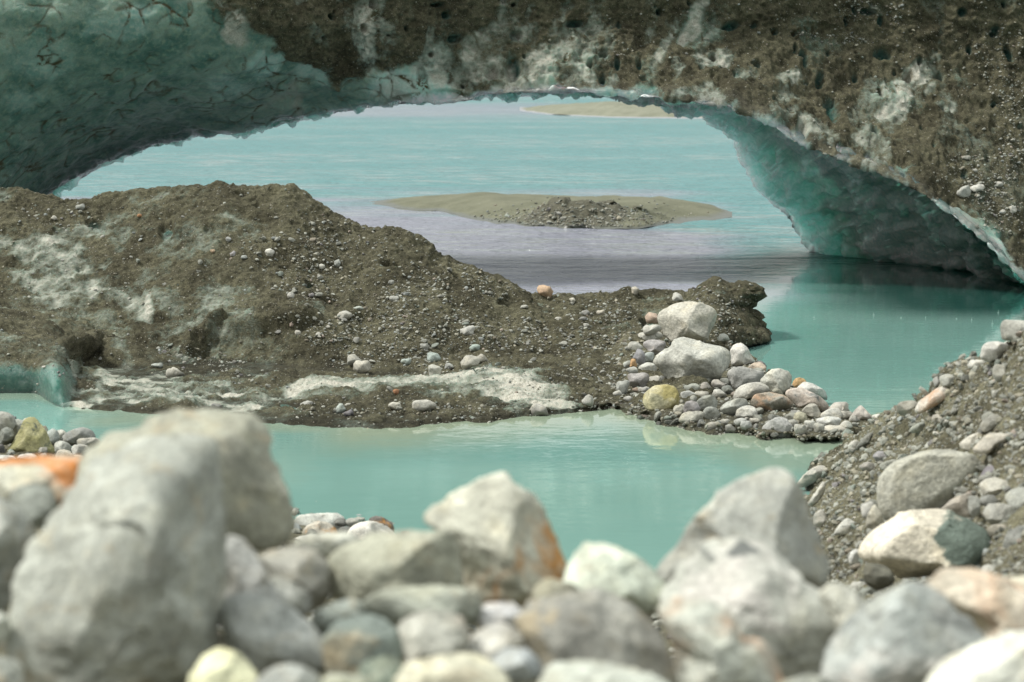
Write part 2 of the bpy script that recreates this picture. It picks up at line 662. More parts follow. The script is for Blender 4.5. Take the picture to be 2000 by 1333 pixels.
MOUND_FRONT = [(-450, 775), (0, 768), (70, 768), (110, 790), (160, 800), (250, 808), (350, 815), (450, 822), (560, 830), (650, 836),
               (800, 833), (950, 822), (1050, 810), (1150, 802), (1230, 798), (1300, 800), (1380, 790), (1450, 700), (1500, 640)]
SPIT_FRONT = [(1180, 800), (1230, 812), (1260, 815), (1330, 838), (1430, 850), (1520, 858), (1600, 862), (1700, 850), (1780, 835)]
fr = tab(wpx.ravel(), MOUND_FRONT + [(1501, 600)]).reshape(wpx.shape)
fr2 = tab(wpx.ravel(), [(1179, 0)] + SPIT_FRONT + [(1781, 835), (1782, 0)]).reshape(wpx.shape)
frm = np.where((wpx > 1180) & (wpx < 1780), np.maximum(fr, fr2), fr)
wob = 14 * fbm(WP * 0.9, 3, 5)
dd = (wpy - frm + wob)
shallow = sstep(75, -5, dd) * sstep(560, 700, wpx + wob) * (wpx < 1770) * 0.75
shallow = np.maximum(shallow, sstep(26, 0, dd) * 0.5 * (wpx < 1770))
shallow = shallow * (dd > -40)
hue_n = fbm(WP * np.array([0.16, 0.35, 1]), 4, 9)
hue = sstep(29, 33, WD + hue_n * 2) * sstep(60, 50, WD + hue_n * 5) * sstep(4.6, 2.6, WP[..., 0] + hue_n * 1.2)  # zone of lilac grey water colour around and beyond the arch
hue = np.maximum(hue, 0.7 * sstep(130, 155, WD + hue_n * 9) * sstep(210, 180, WD + hue_n * 9))
calm = sstep(35.5, 30, WD + hue_n * 1.5 + np.clip(3.5 - WP[..., 0], 0, 6) * 0.5 - 6 * sstep(2.5, 5, WP[..., 0]))
arch_shade = sstep(26.8, 30.0, WD + 0.6 * hue_n) * sstep(3.0, 5.2, WP[..., 0] + 0.5 * hue_n) * sstep(42, 38.5, WD)  # mask of the arch's shade and reflection, painted into the water colour
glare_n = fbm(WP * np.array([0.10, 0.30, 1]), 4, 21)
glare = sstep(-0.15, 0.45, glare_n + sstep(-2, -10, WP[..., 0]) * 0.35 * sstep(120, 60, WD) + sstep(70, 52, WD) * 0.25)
wm = mesh_np('water', WP.reshape(-1, 3), grid_faces(*WD.shape))
fattr(wm, 'shallow', shallow)
fattr(wm, 'hue', hue)
fattr(wm, 'calm', calm)
fattr(wm, 'clear', arch_shade)  # weight of the painted arch shade
fattr(wm, 'glare', glare)
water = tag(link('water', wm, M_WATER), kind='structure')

# lake bed: one sheet under everything
bm_v = np.array([[-4000, -200, -1.5], [4000, -200, -1.5], [4000, 4000, -1.5], [-4000, 4000, -1.5]])
tag(link('lake_bed', mesh_np('lake_bed', bm_v, np.array([[0, 1, 2, 3]])), M_BANK), kind='structure')


# ------------------------------------------------------------------ blobs on a surface
def blobs(PX, PY, lst, warp=0, P=None, seed=3):
    """soft ellipses (x, y, rx, ry, angle, strength) given in photograph pixels"""
    if warp:
        wx_ = warp * fbm(P * 1.6, 4, seed)
        wy_ = warp * fbm(P * 1.6 + 31.7, 4, seed + 3)
        PX = PX + wx_
        PY = PY + wy_
    r = np.zeros_like(PX)
    for b in lst:
        x, y, rx, ry = b[:4]
        an = math.radians(b[4] if len(b) > 4 else 0)
        s = b[5] if len(b) > 5 else 1.0
        u = (PX - x) * math.cos(an) + (PY - y) * math.sin(an)
        w = -(PX - x) * math.sin(an) + (PY - y) * math.cos(an)
        d = np.sqrt((u / rx) ** 2 + (w / ry) ** 2)
        r = np.maximum(r, s * sstep(1.25, 0.55, d))
    return r


# ------------------------------------------------------------------ the ice arch
ax = np.linspace(-520, 2420, 1180)
lip_y = tab(ax, [(-520, 600), (-90, 590), (-60, 560), (0, 480), (50, 420), (100, 378), (150, 345), (220, 310), (300, 284), (380, 266),
                 (480, 257), (560, 240), (640, 222), (730, 208), (820, 199), (915, 197), (945, 186), (1040, 180), (1120, 180),
                 (1200, 184), (1290, 193), (1350, 200), (1430, 212), (1500, 240), (1550, 276), (1650, 316), (1783, 365),
                 (1847, 411), (1913, 462), (2000, 550), (2030, 590), (2420, 620)], 5)
D_lip = tab(ax, [(-520, 34), (0, 34.5), (300, 35), (700, 34.2), (1000, 33.6), (1300, 33.4), (1600, 33), (2030, 31.6), (2420, 31)], 25)
D_mid = tab(ax, [(-520, 31), (0, 31.2), (300, 31.8), (600, 33), (900, 34.0), (1300, 34.6), (1700, 35.6), (2420, 35.5)], 60)
D_top = tab(ax, [(-520, 33), (300, 34), (900, 35.5), (1700, 37), (2420, 37)], 60)
NF, NU, NB = 300, 70, 24
t = np.linspace(0, 1, NF)[:, None]
tt = 1 - (1 - t) * (1 + 0.0 * t)
tt = np.where(t < 0.12, t / 0.12 * 0.55, 0.55 + 0.45 * (t - 0.12) / 0.88)
ytop_ = tab(ax, [(-520, -480), (400, -560), (1000, -900), (2420, -1000)], 30)[None, :]
PYf = ytop_ + (lip_y[None, :] - ytop_) * tt
sm = np.clip((PYf - ytop_) / (30 - ytop_), 0, 1)
Dm_ = D_top[None, :] + (D_mid - D_top)[None, :] * (1 - (1 - sm) ** 1.5)
sl = np.clip((PYf - 30) / np.maximum(lip_y[None, :] - 30, 40), 0, 1)
Df = Dm_ + (D_lip - D_mid)[None, :] * sl ** 1.8
Pf = at(np.broadcast_to(ax[None, :], Df.shape), PYf, Df)
# back rim of the tunnel, matched column by column with the front lip
xB = tab(ax, [(-520, -560), (-60, -30), (0, 30), (50, 70), (100, 112), (300, 303), (730, 733), (1040, 1042), (1200, 1196), (1290, 1258), (1350, 1300),
              (1430, 1350), (1500, 1395), (1550, 1425), (1650, 1452), (1783, 1488), (1847, 1520), (1913, 1548), (2000, 1572), (2030, 1584), (2420, 1900)], 5)
yB = tab(ax, [(-520, 560), (-60, 530), (0, 478), (50, 420), (100, 380), (150, 350), (220, 315), (300, 288), (380, 269), (480, 259), (560, 242), (640, 224), (730, 211),
              (820, 203), (915, 199), (945, 190), (1040, 186), (1120, 188), (1200, 194), (1290, 203), (1350, 211), (1430, 222), (1500, 236), (1550, 252), (1650, 312),
              (1783, 380), (1847, 408), (1913, 452), (2000, 484), (2030, 500), (2420, 520)], 5)
D_B = tab(ax, [(-520, 37), (300, 37), (1000, 36.0), (1350, 36.5), (1550, 38), (2030, 39.4), (2420, 39.4)], 25)
PB = at(xB, yB, D_B)
PB[:, 2] = np.maximum(PB[:, 2], -0.4)
Pf[..., 2] = np.maximum(Pf[..., 2], -0.4)
PF = Pf[-1]
s = np.linspace(0, 1, NU)[1:, None, None]
PU = PF[None] * (1 - s) + PB[None] * s
outd = np.stack([(PF[:, 0] - 1.0) / 6.0, np.zeros(len(ax)), np.clip(PF[:, 2], 0.0, 9) / 2.6 + 0.15], -1)
outd /= np.linalg.norm(outd, axis=-1, keepdims=True)
bow = 0.12 + 0.5 * sstep(1350, 1700, ax) * 1.0
PU = PU + np.sin(np.pi * s ** 0.8) * outd[None] * bow[None, :, None]
PU[..., 2] = np.maximum(PU[..., 2], -0.4)
# back face up to the ridge
top = Pf[0]
PT = top + np.array([0, 3.2, 0.1])
PT[:, 1] = np.maximum(PT[:, 1], PB[:, 1] + 1.0)
sb = np.linspace(0, 1, NB)[1:, None, None]
PK = PB[None] * (1 - sb) + PT[None] * sb
AP = np.concatenate([Pf, PU, PK], 0)
RA, MA = AP.shape[:2]
Nn = grid_normals(AP[:NF], np.array([0, -1, 0.2]))
du = np.gradient(AP, axis=1)
dv = np.gradient(AP, axis=0)
Nall = np.cross(du, dv)
Nall /= np.linalg.norm(Nall, axis=-1, keepdims=True) + 1e-9
if (Nall[:NF] * Nn).sum() < 0:
    Nall = -Nall
apx, apy = project(AP)
rowid = np.arange(RA)[:, None] * np.ones((1, MA))
front = (rowid < NF)
under = (rowid >= NF) & (rowid < NF + NU)
ICE_EDGE = [(-520, -900), (250, -600), (330, -120), (380, -20), (430, 40), (470, 62), (530, 70), (560, 100), (600, 112), (650, 150), (700, 148), (740, 130), (800, 135),
            (860, 150), (905, 165), (930, 190), (960, 172), (1000, 182), (1100, 168), (1250, 180), (1400, 203), (1500, 240), (1700, 330), (1800, 376),
            (1850, 402), (1930, 458), (2000, 524), (2100, 600), (2420, 700)]
edge = tab(ax, ICE_EDGE, 9)[None, :]
wn1 = 26 * fbm(AP * 1.3, 4, 41) + 16 * fbm(AP * 4.0, 3, 45)
dirt = sstep(14, -14, apy - edge + wn1)
dirt = np.where(front, dirt, sstep(2, 0, rowid - NF) * dirt[NF - 1][None, :] * 0.5)
dirt = np.where(rowid >= NF + NU, 0.9 * sstep(6, 20, rowid - NF - NU), dirt)
WHITE_A = [(1805, 130, 32, 22, -35, 1.0), (1770, 165, 30, 18, -40, .9), (1845, 192, 26, 20, 10, .95), (1755, 215, 20, 55, 15, .8), (1830, 105, 14, 14, 0, .9),
           (1395, 110, 28, 34, 30, .75), (1352, 45, 18, 40, 20, .7), (1375, 10, 14, 22, 20, .8), (1300, 90, 16, 60, 12, .55), (1330, 140, 14, 30, 0, .5),
           (1175, 65, 26, 26, 0, .5), (1010, 60, 40, 36, 0, .55), (960, 90, 46, 40, 0, .7), (945, 140, 50, 30, 0, .7), (860, 140, 40, 45, 20, .9),
           (1060, 140, 34, 34, 0, .75), (1085, 112, 24, 20, 0, .6), (730, 45, 20, 50, 15, .75), (715, 100, 16, 40, 10, .7), (470, 40, 18, 40, 25, .8),
           (455, 62, 26, 14, 0, .8), (620, 60, 26, 18, 20, .4), (420, 8, 60, 12, 0, .45), (1545, 145, 26, 16, -20, .65), (1600, 260, 46, 34, 0, .65),
           (1575, 245, 30, 20, 0, .7), (1625, 280, 24, 20, 0, .7), (1700, 275, 26, 34, 0, .6), (1720, 310, 20, 30, 0, .55), (1530, 235, 24, 16, 0, .5),
           (1700, 8, 26, 12, 0, .7), (1845, 20, 10, 14, 0, .4), (1455, 160, 18, 26, 20, .4), (1340, 195, 24, 14, 0, .4), (1830, 160, 14, 12, 0, .6),
           (1730, 180, 12, 12, 0, .5), (1200, 95, 14, 30, 20, .4), (780, 175, 40, 30, 0, .5), (1000, 170, 40, 16, 0, .55), (1690, 325, 14, 24, 0, .5),
           (1380, 60, 14, 26, 25, .45), (1265, 40, 12, 40, 10, .45), (1120, 150, 20, 14, 0, .4), (690, 20, 18, 26, 0, .4)]
whiteA = blobs(apx, apy, WHITE_A, 26, AP) * front
whiteA = np.clip(whiteA * (0.92 + 0.6 * fbm(AP * 5, 4, 29)), 0, 1)
strk = fbm(AP * np.array([2.6, 1.2, 0.9]) + 0.3 * fbm(AP * 2, 2, 33)[..., None], 5, 31)
thin = sstep(0.05, 0.55, strk) * front * sstep(420, 620, apx) * (0.65 - 0.35 * sstep(1300, 1800, apx))
whiteA = np.clip(np.maximum(whiteA, thin * 0.9), 0, 1)
PALEICE = [(770, 170, 60, 42, 0, .8), (830, 160, 60, 50, 0, .7), (700, 100, 30, 40, 0, .5), (520, 120, 40, 20, 0, .5), (620, 150, 40, 24, 0, .4), (230, 60, 60, 24, 0, .3),
           (260, 30, 30, 16, 0, .35), (860, 160, 30, 40, 0, .8), (1960, 490, 60, 18, 45, .35), (1880, 425, 50, 14, 40, .2), (80, 120, 70, 40, 0, .25),
           (440, 160, 50, 26, 0, .3), (40, 190, 40, 20, 0, .25), (200, 75, 50, 14, 0, .35)]
paleA = blobs(apx, apy, PALEICE, 22, AP, 8) * front
HOLES_A = [(863, 30, 9, 8), (885, 78, 15, 10), (1000, 133, 15, 27), (1006, 72, 12, 10), (960, 142, 13, 16), (1122, 52, 17, 8), (1180, 112, 9, 8), (1425, 55, 20, 9, -15),
           (1565, 122, 7, 18, -25), (1478, 133, 9, 10), (1508, 70, 7, 8), (1545, 104, 4, 9), (1600, 160, 9, 16, 15), (1622, 215, 14, 28, -15), (1564, 258, 12, 16, -20),
           (1724, 107, 17, 12, 25), (1776, 148, 9, 11), (1720, 180, 6, 12, -15), (1940, 60, 13, 9, -40), (1970, 105, 7, 21, -22), (1877, 24, 9, 9), (1695, 22, 16, 7),
           (1892, 98, 5, 10), (1650, 42, 6, 10), (1795, 120, 5, 8), (1705, 255, 9, 12), (1698, 305, 12, 9), (1510, 200, 6, 7), (1440, 150, 12, 16, 20, .6), (1370, 140, 6, 8),
           (1835, 145, 9, 10), (1938, 205, 6, 5), (1180, 150, 7, 9), (845, 10, 12, 5), (713, 57, 7, 10), (730, 5, 6, 12), (1290, 20, 8, 8), (1800, 250, 5, 8), (1840, 210, 5, 6),
           (1395, 115, 9, 7), (1650, 290, 14, 9), (1545, 75, 5, 5), (825, 150, 10, 20, 0, .6), (880, 190, 40, 14, 0, .8), (1255, 160, 8, 6), (1320, 205, 10, 8)]
_pr = np.random.default_rng(44)
for _k in range(34):
    _x = _pr.uniform(620, 2010)
    _w = _pr.uniform(2.5, 7)
    HOLES_A.append((_x, _pr.uniform(-30, float(np.interp(_x, ax, lip_y)) - 25), _w, _w * _pr.uniform(0.7, 1.9), _pr.uniform(-30, 10), _pr.uniform(0.7, 1)))
holesA = blobs(apx, apy, HOLES_A, 4, AP, 12) * front
dirtA = dirt * (1 - whiteA * 1.0)
dirtA = dirtA - sstep(0.25, 0.75, fbm(AP * 1.1 + 5, 4, 77)) * 0.35 * front * (apx > 380)
dirtA = np.clip(dirtA, 0, 1) * (1 - holesA)
# scallops
v1, v2, vid = voronoi(AP * 3.0 + 0.5 * np.stack([fbm(AP * 2, 2, 3), fbm(AP * 2, 2, 4), fbm(AP * 2, 2, 5)], -1), 7)
u1, u2, uid = voronoi(AP * np.array([4.5, 2.2, 3.0]) + 0.3 * np.stack([fbm(AP * 2, 2, 13), fbm(AP * 2, 2, 14), fbm(AP * 2, 2, 15)], -1), 17)
e1 = v2 - v1
crack = sstep(0.15, 0.02, e1) * sstep(-0.12, 0.32, fbm(AP * 3.0, 4, 61)) * front * (0.6 + 0.4 * sstep(0, .5, fbm(AP * 8, 2, 63)))
dspF = dirt * (0.13 * fbm(AP * 0.8, 4, 2) + 0.075 * ridged(AP * 2.1, 4, 4) + 0.05 * fbm(AP * 5.5, 4, 6) + 0.024 * fbm(AP * 19, 2, 8))
dspF = dspF + (1 - dirt) * (0.05 * fbm(AP * 0.7, 3, 2) + 0.045 * (0.45 - v1) + 0.02 * fbm(AP * 5, 4, 6) - 0.012 * crack)
dspF = dspF - holesA * 0.16 - whiteA * 0.03
dspU = (0.3 + 0.7 * sstep(700, 1200, ax)[None, :]) * 0.10 * fbm(AP * 0.9, 3, 2) + 0.10 * (u1 - 0.5) + 0.13 * (uid - 0.5) * sstep(0.02, 0.14, u2 - u1) + 0.03 * fbm(AP * 6, 3, 6)
dspF = dspF - 0.03 * thin
dsp = np.where(front, dspF, dspU)
# blend the displacement over the lip
wl_ = np.clip((rowid - (NF - 12)) / 24, 0, 1)
dsp = np.where(np.abs(rowid - NF) < 12, dspF * (1 - wl_) + dspU * wl_, dsp)
lipn = np.exp(-((rowid - NF) / 9.0) ** 2)
dsp = dsp + lipn * 0.06 * fbm(AP * 3.1, 3, 71) * (0.35 + 0.65 * sstep(700, 1100, ax)[None, :])
AP2 = AP + Nall * dsp[..., None]
endm = sstep(0.15, 0.95, (rowid - NF) / NU) * under
frost_glowA = np.clip(np.where(under, endm * sstep(1300, 1500, ax)[None, :] * (0.6 + 0.4 * sstep(-0.3, 0.5, fbm(AP * 1.7, 3, 91)))
                          + sstep(0.06, 0.0, u2 - u1) * sstep(0.0, 0.5, fbm(AP * 2.2, 3, 93)) * 0.95 + sstep(0.62, 0.8, uid) * 0.35 * sstep(0.0, 0.4, fbm(AP * 1.3, 3, 97)), paleA * 0.75), 0, 1)  # pale patches, plus rim glow and sparkle lines painted on the tunnel wall
am = mesh_np('ice_arch', AP2.reshape(-1, 3), grid_faces(RA, MA, flip=False, wrap=True))
fattr(am, 'dirt', dirtA)
fattr(am, 'white', np.clip(whiteA, 0, 1))
fattr(am, 'crack', crack)
fattr(am, 'gloss', np.clip(under * 1.0 + sstep(NF - 14, NF - 4, rowid) * front, 0, 1))
fattr(am, 'frost_glow', frost_glowA)
fattr(am, 'deep_shade', np.clip(holesA + under * sstep(1150, 1350, ax)[None, :] * (0.12 + 0.88 * sstep(1640, 1850, ax)[None, :]) * sstep(0.55, 0.15, (rowid - NF) / NU + 0.12 * fbm(AP * 1.5, 3, 95)) * 0.9 + front * sstep(60, 5, lip_y[None, :] - apy) * sstep(500, 300, ax)[None, :] * 0.6, 0, 1))  # dark ice in the pits, plus painted shade on underside and left lip
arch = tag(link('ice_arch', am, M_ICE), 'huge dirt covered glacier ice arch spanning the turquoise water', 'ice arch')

# ------------------------------------------------------------------ the dirty ice mound
mx = np.linspace(-430, 1502, 1000)
ridge_y = 0 * mx + tab(mx, [(-430, 330), (-200, 345), (0, 365), (60, 374), (110, 386), (180, 396), (240, 392), (300, 379), (370, 369), (430, 368), (480, 372), (500, 378),
                   (560, 374), (590, 384), (620, 402), (660, 424), (705, 452), (740, 448), (790, 455), (840, 484), (875, 510), (930, 526), (980, 552),
                   (1040, 575), (1060, 579), (1110, 574), (1160, 576), (1220, 566), (1290, 572), (1340, 580), (1370, 562), (1395, 550), (1415, 565), (1445, 556),
                   (1468, 572), (1482, 604), (1502, 632)], 4)
front_y = tab(mx, MOUND_FRONT, 7)
front_y = front_y + 5 * fbm(np.stack([mx * 0.02, 0 * mx, 0 * mx], -1), 4, 151) * sstep(60, 120, mx)
D_f = dwater(mx, front_y)
D_r = tab(mx, [(-430, 28.5), (0, 28), (400, 27.5), (700, 27), (1000, 26.5), (1300, 26.5), (1502, 26.6)], 40)
NM, NK = 430, 46
tm = np.linspace(0, 1, NM)[:, None]
PYm = front_y + (ridge_y - front_y) * tm
ledge = 0.30 * sstep(0, 0.16, tm)
low = sstep(190, 100, mx)[None, :]            # left end: a steep bare ice foot instead of the ledge
wall = np.where(tm < 0.12, -0.02 * tm / 0.12, -0.02 + 1.02 * ((tm - 0.12) / 0.88) ** 0.9)
fD = (ledge + 0.70 * tm ** 0.85) * (1 - low * (1 - sstep(0.08, 0.5, tm)))
Dm = D_f + (D_r - D_f) * fD
Dm = np.minimum(Dm, dwater(np.zeros_like(PYm) + mx, PYm) * (1 - 0.012 * sstep(0, 0.05, tm) - 0.012 * sstep(0.05, 0.3, tm)))
# jagged right end of the promontory
jag = sstep(1380, 1470, mx)[None, :]
Yk = np.linspace(0, 1, NK)[1:, None]
PM = at(np.broadcast_to(mx, Dm.shape), PYm, Dm)
ridgeP = PM[-1]
backP = ridgeP.copy()
backP[:, 1] += 2.2
backP[:, 0] *= backP[:, 1] / ridgeP[:, 1]
backP[:, 2] = -0.4
PBk = ridgeP[None] * (1 - Yk[..., None]) + backP[None] * Yk[..., None]
PBk[..., 2] = ridgeP[None, :, 2] + (backP[None, :, 2] - ridgeP[None, :, 2]) * (Yk ** 1.7)
footP = PM[0].copy()
footP[:, 2] -= 0.4
footP[:, 1] -= 0.05
MP = np.concatenate([footP[None], PM, PBk], 0)
RM, MM = MP.shape[:2]
mpx, mpy = project(MP)
jn = fbm(np.stack([mpy * 0.035, np.zeros_like(mpy), np.zeros_like(mpy)], -1), 3, 55) + 0.5 * fbm(np.stack([mpy * 0.11, np.zeros_like(mpy), np.zeros_like(mpy)], -1), 2, 57)
MP[..., 0] += np.concatenate([jag[:1], jag.repeat(RM - 1, 0)], 0) * jn * 0.15
mn = grid_normals(MP, np.array([0, -0.5, 1.0]))
mrow = np.arange(RM)[:, None] * np.ones((1, MM))
WHITE_M = [(95, 500, 62, 46, 0, .75), (150, 520, 40, 34, 0, .75), (110, 560, 60, 40, 20, .7), (165, 575, 50, 30, 10, .75), (20, 478, 26, 24, 0, .8), (230, 580, 46, 20, 30, .75),
           (265, 595, 40, 18, 30, .75), (275, 605, 26, 30, -30, .8), (300, 590, 60, 14, 25, .5), (330, 600, 34, 28, 0, .4), (240, 460, 30, 30, 0, .5), (200, 430, 26, 20, 0, .4),
           (205, 525, 20, 10, 20, .6), (350, 515, 30, 8, 0, .6), (310, 512, 20, 8, 0, .5), (240, 500, 16, 14, 0, .4), (190, 640, 60, 22, -20, .5), (220, 660, 26, 34, 20, .6),
           (310, 640, 26, 8, 0, .5), (185, 640, 10, 10, 0, .6), (140, 620, 60, 18, -15, .4), (60, 590, 40, 30, 0, .3),
           (225, 735, 26, 40, 40, .8), (300, 765, 120, 36, 0, .95), (230, 765, 70, 26, -10, .9), (400, 770, 90, 34, 0, .9), (470, 785, 60, 30, 0, .85), (130, 790, 60, 14, 0, .9),
           (250, 800, 70, 10, 0, .3), (500, 770, 60, 20, 0, .6), (40, 706, 60, 16, 0, .4), (150, 715, 60, 20, 10, .55), (160, 740, 40, 20, 20, .7),
           (640, 762, 70, 14, 0, .75), (740, 758, 90, 18, 0, .75), (850, 765, 90, 18, 0, .7), (930, 745, 50, 22, 0, .9), (980, 762, 90, 28, 5, .95), (1060, 780, 70, 20, 15, .8),
           (1110, 790, 30, 14, 0, .6), (1000, 790, 40, 20, 30, .5), (470, 690, 70, 42, 20, .35), (440, 660, 40, 30, 0, .35), (500, 710, 40, 24, 0, .4), (610, 610, 34, 16, -20, .35), (1060, 605, 10, 6, 0, .4),
           (400, 610, 24, 14, 0, .3), (1280, 590, 26, 10, 0, .6), (1270, 620, 20, 14, 0, .5), (1320, 600, 18, 8, 0, .5), (1410, 578, 14, 6, 0, .5), (1462, 582, 10, 8, 0, .6), (1460, 606, 8, 6, 0, .5),
           (1200, 640, 40, 12, 10, .3), (700, 840, 60, 10, 0, .4), (860, 835, 60, 8, 0, .4), (560, 825, 60, 12, 0, .4)]
whM = blobs(mpx, mpy, WHITE_M, 24, MP)
byc = tab(mpx.ravel(), [(540, 775), (600, 764), (740, 757), (850, 760), (940, 750), (1000, 764), (1080, 784), (1140, 796)]).reshape(mpx.shape)
bth = tab(mpx.ravel(), [(540, 8), (600, 20), (740, 20), (850, 22), (940, 34), (1000, 36), (1080, 26), (1140, 6)]).reshape(mpx.shape)
band = sstep(1.15, 0.4, np.abs(mpy - byc + 9 * fbm(MP * 3.0, 3, 24)) / bth) * sstep(530, 580, mpx) * sstep(1150, 1110, mpx)
whM = np.maximum(whM, band * 0.95)
thinM = sstep(0.15, 0.6, fbm(MP * 1.7, 5, 27)) * sstep(640, 420, mpx) * 0.55
whM = np.maximum(whM, thinM)
whM = np.clip(np.maximum(whM * (0.66 + 0.5 * fbm(MP * 6, 3, 23)), band * (0.70 + 0.55 * fbm(MP * np.array([2.5, 5, 5]), 4, 23))), 0, 1)
HOLES_M = [(188, 447, 20, 10, 15), (327, 460, 15, 18, 20), (607, 551, 11, 8), (765, 522, 20, 8), (884, 546, 12, 8, 25), (988, 597, 20, 9, 20), (565, 795, 22, 9, 25), (370, 410, 20, 8, 0, .5),
           (470, 395, 14, 6, 0, .5), (410, 467, 12, 7, 0, .6), (555, 515, 10, 6, 0, .7), (755, 690, 22, 10, 0, .7), (395, 670, 16, 8, 0, .8), (45, 510, 22, 14, -30, .6), (1065, 690, 24, 10, 0, .6),
           (160, 540, 9, 7, 0, .6), (1000, 590, 16, 10, 30, .5), (310, 625, 22, 6, 0, .6), (640, 590, 16, 9, 0, .5), (480, 632, 34, 10, -20, .5), (440, 640, 22, 10, -30, .6), (120, 660, 30, 16, -20, .5),
           (1250, 580, 12, 6, 0, .7), (1260, 635, 12, 9, 0, .8), (1040, 585, 10, 4, 0, .6), (935, 745, 8, 6, 0, .7), (855, 500, 16, 22, 10, .6), (1015, 750, 8, 6)]
hoM = blobs(mpx, mpy, HOLES_M, 5, MP, 14)
clear = low * sstep(46, 30, 770 - mpy) * (mrow < NM)            # bare teal ice at the left foot
clear = np.concatenate([np.broadcast_to(low, mpx.shape)], 0) * sstep(722 - 8, 722 + 8, mpy + 8 * fbm(MP * 5, 2, 6)) * sstep(150, 132, mpx)
teal_hole = blobs(mpx, mpy, [(188, 447, 18, 9, 15), (327, 462, 11, 13, 20), (607, 551, 9, 7), (565, 797, 20, 7, 25), (884, 546, 7, 5), (988, 600, 9, 5, 20), (1262, 640, 14, 6, 0, .8), (600, 625, 34, 12, 0, .35)], 4, MP, 14)
dirtM = np.clip(1 - whM, 0, 1) * (1 - clear) * (1 - teal_hole)
dspM = 0.055 * fbm(MP * 0.9, 4, 102) + 0.05 * ridged(MP * 2.0, 4, 104) + 0.030 * fbm(MP * 6, 4, 106) + 0.013 * fbm(MP * 24, 2, 108)
dspM = dspM * sstep(0, 0.06, np.clip((mrow - 1) / NM, 0, 1)) * (1 - 0.7 * clear) - hoM * 0.09 - whM * 0.015
# an overhanging step with a shaded hollow beneath it, mid left
step = blobs(mpx, mpy, [(520, 640, 110, 14, -4, 1), (400, 655, 60, 12, -35, .9), (700, 620, 60, 10, 0, .5), (200, 690, 90, 12, 10, .7)], 10, MP)
shadow_hollow = blobs(mpx, mpy, [(520, 690, 140, 34, 5, 1), (200, 715, 80, 12, 8, .6), (650, 700, 40, 26, 0, .7)], 10, MP)
dspM = dspM + step * 0.16 - shadow_hollow * 0.11 + 0.06 * ridged(MP * 0.7, 3, 141) * sstep(0.02, 0.15, np.clip((mrow - 1) / NM, 0, 1))
MP2 = MP + mn * dspM[..., None]
MP2[1:NM, :, 2] = np.where(MP2[1:NM, :, 2] < 0.03, 0.03 - 0.03 * np.exp(np.minimum(0, MP2[1:NM, :, 2] - 0.03) * 20) * 0 + 0.012 * fbm(MP2[1:NM] * 6, 3, 161), MP2[1:NM, :, 2]) * sstep(0, 6, mrow[1:NM] - 1) + MP2[1:NM, :, 2] * (1 - sstep(0, 6, mrow[1:NM] - 1))
MP2[0, :, 2] = -0.45
mm = mesh_np('ice_mound', MP2.reshape(-1, 3), grid_faces(RM, MM, flip=False))
fattr(mm, 'dirt', dirtM)
fattr(mm, 'white', np.clip(whM * (1 - clear), 0, 1))
fattr(mm, 'crack', np.zeros(RM * MM))
fattr(mm, 'frost_glow', clear * 0.12)
fattr(mm, 'gloss', clear * 0.15)
fattr(mm, 'deep_shade', np.clip(teal_hole + 0.9 * clear, 0, 1))  # dark hole ice, plus shade of the undercut painted on the left foot
mound = tag(link('ice_mound', mm, M_ICE), 'low dark mound of gravelly dirty ice in front of the arch', 'ice mound')
mpx2, mpy2 = project(MP2)


class Surf:
    """front (visible) part of a fan grid, searchable by photograph pixel"""

    def __init__(self, P, N):
        self.P = P.reshape(-1, 3)
        self.N = N.reshape(-1, 3)
        self.x, self.y = (a.ravel() for a in project(P))

    def near(self, x, y):
        i = int(np.argmin((self.x - x) ** 2 + (self.y - y) ** 2))
        return self.P[i], self.N[i]


S_MOUND = Surf(MP2[1:NM + 1], mn[1:NM + 1])
S_ARCH = Surf(AP2[:NF], Nall[:NF])

# ------------------------------------------------------------------ gravel spit with the boulder pile
sx_ = np.linspace(1170, 1790, 260)
sf_y = tab(sx_, SPIT_FRONT, 7)
sf_y = sf_y + 7 * fbm(np.stack([sx_ * 0.03, 0 * sx_, 0 * sx_], -1), 4, 153)
sr_y = tab(sx_, [(1170, 700), (1230, 640), (1300, 650), (1400, 660), (1440, 672), (1470, 700), (1500, 728), (1550, 752), (1620, 795), (1700, 820), (1750, 830), (1790, 834)], 5)
sD_f = dwater(sx_, sf_y)
sD_r = tab(sx_, [(1170, 24.2), (1300, 25.2), (1430, 25.2), (1500, 23), (1620, 21.2), (1700, 20.6), (1790, 20.3)], 9)
NS = 150
ts = np.linspace(0, 1, NS)[:, None]
PYs = sf_y + (sr_y - sf_y) * ts
Ds = np.minimum(sD_f + (sD_r - sD_f) * ts ** 0.9, dwater(np.zeros_like(PYs) + sx_, PYs) * (1 - 0.018 * sstep(0, 0.1, ts)))
PS = at(np.broadcast_to(sx_, (NS, len(sx_))), PYs, Ds)
bk = PS[-1].copy()
bk2 = bk + np.array([0, 0.7, 0])
bk2[:, 2] = -0.4
kk = np.linspace(0, 1, 10)[1:, None, None]
ft = PS[0].copy()
ft[:, 2] -= 0.4
SPP = np.concatenate([ft[None], PS, bk[None] * (1 - kk) + bk2[None] * kk], 0)
sn = grid_normals(SPP, np.array([0, 0, 1.0]))
SPP2 = SPP + sn * (0.03 * fbm(SPP * 2.5, 3, 201) + 0.02 * fbm(SPP * 9, 3, 203))[..., None]
tag(link('gravel_spit', mesh_np('gravel_spit', SPP2.reshape(-1, 3), grid_faces(*SPP.shape[:2])), M_SPIT), kind='structure')
S_SPIT = Surf(SPP2[1:NS + 1], sn[1:NS + 1])

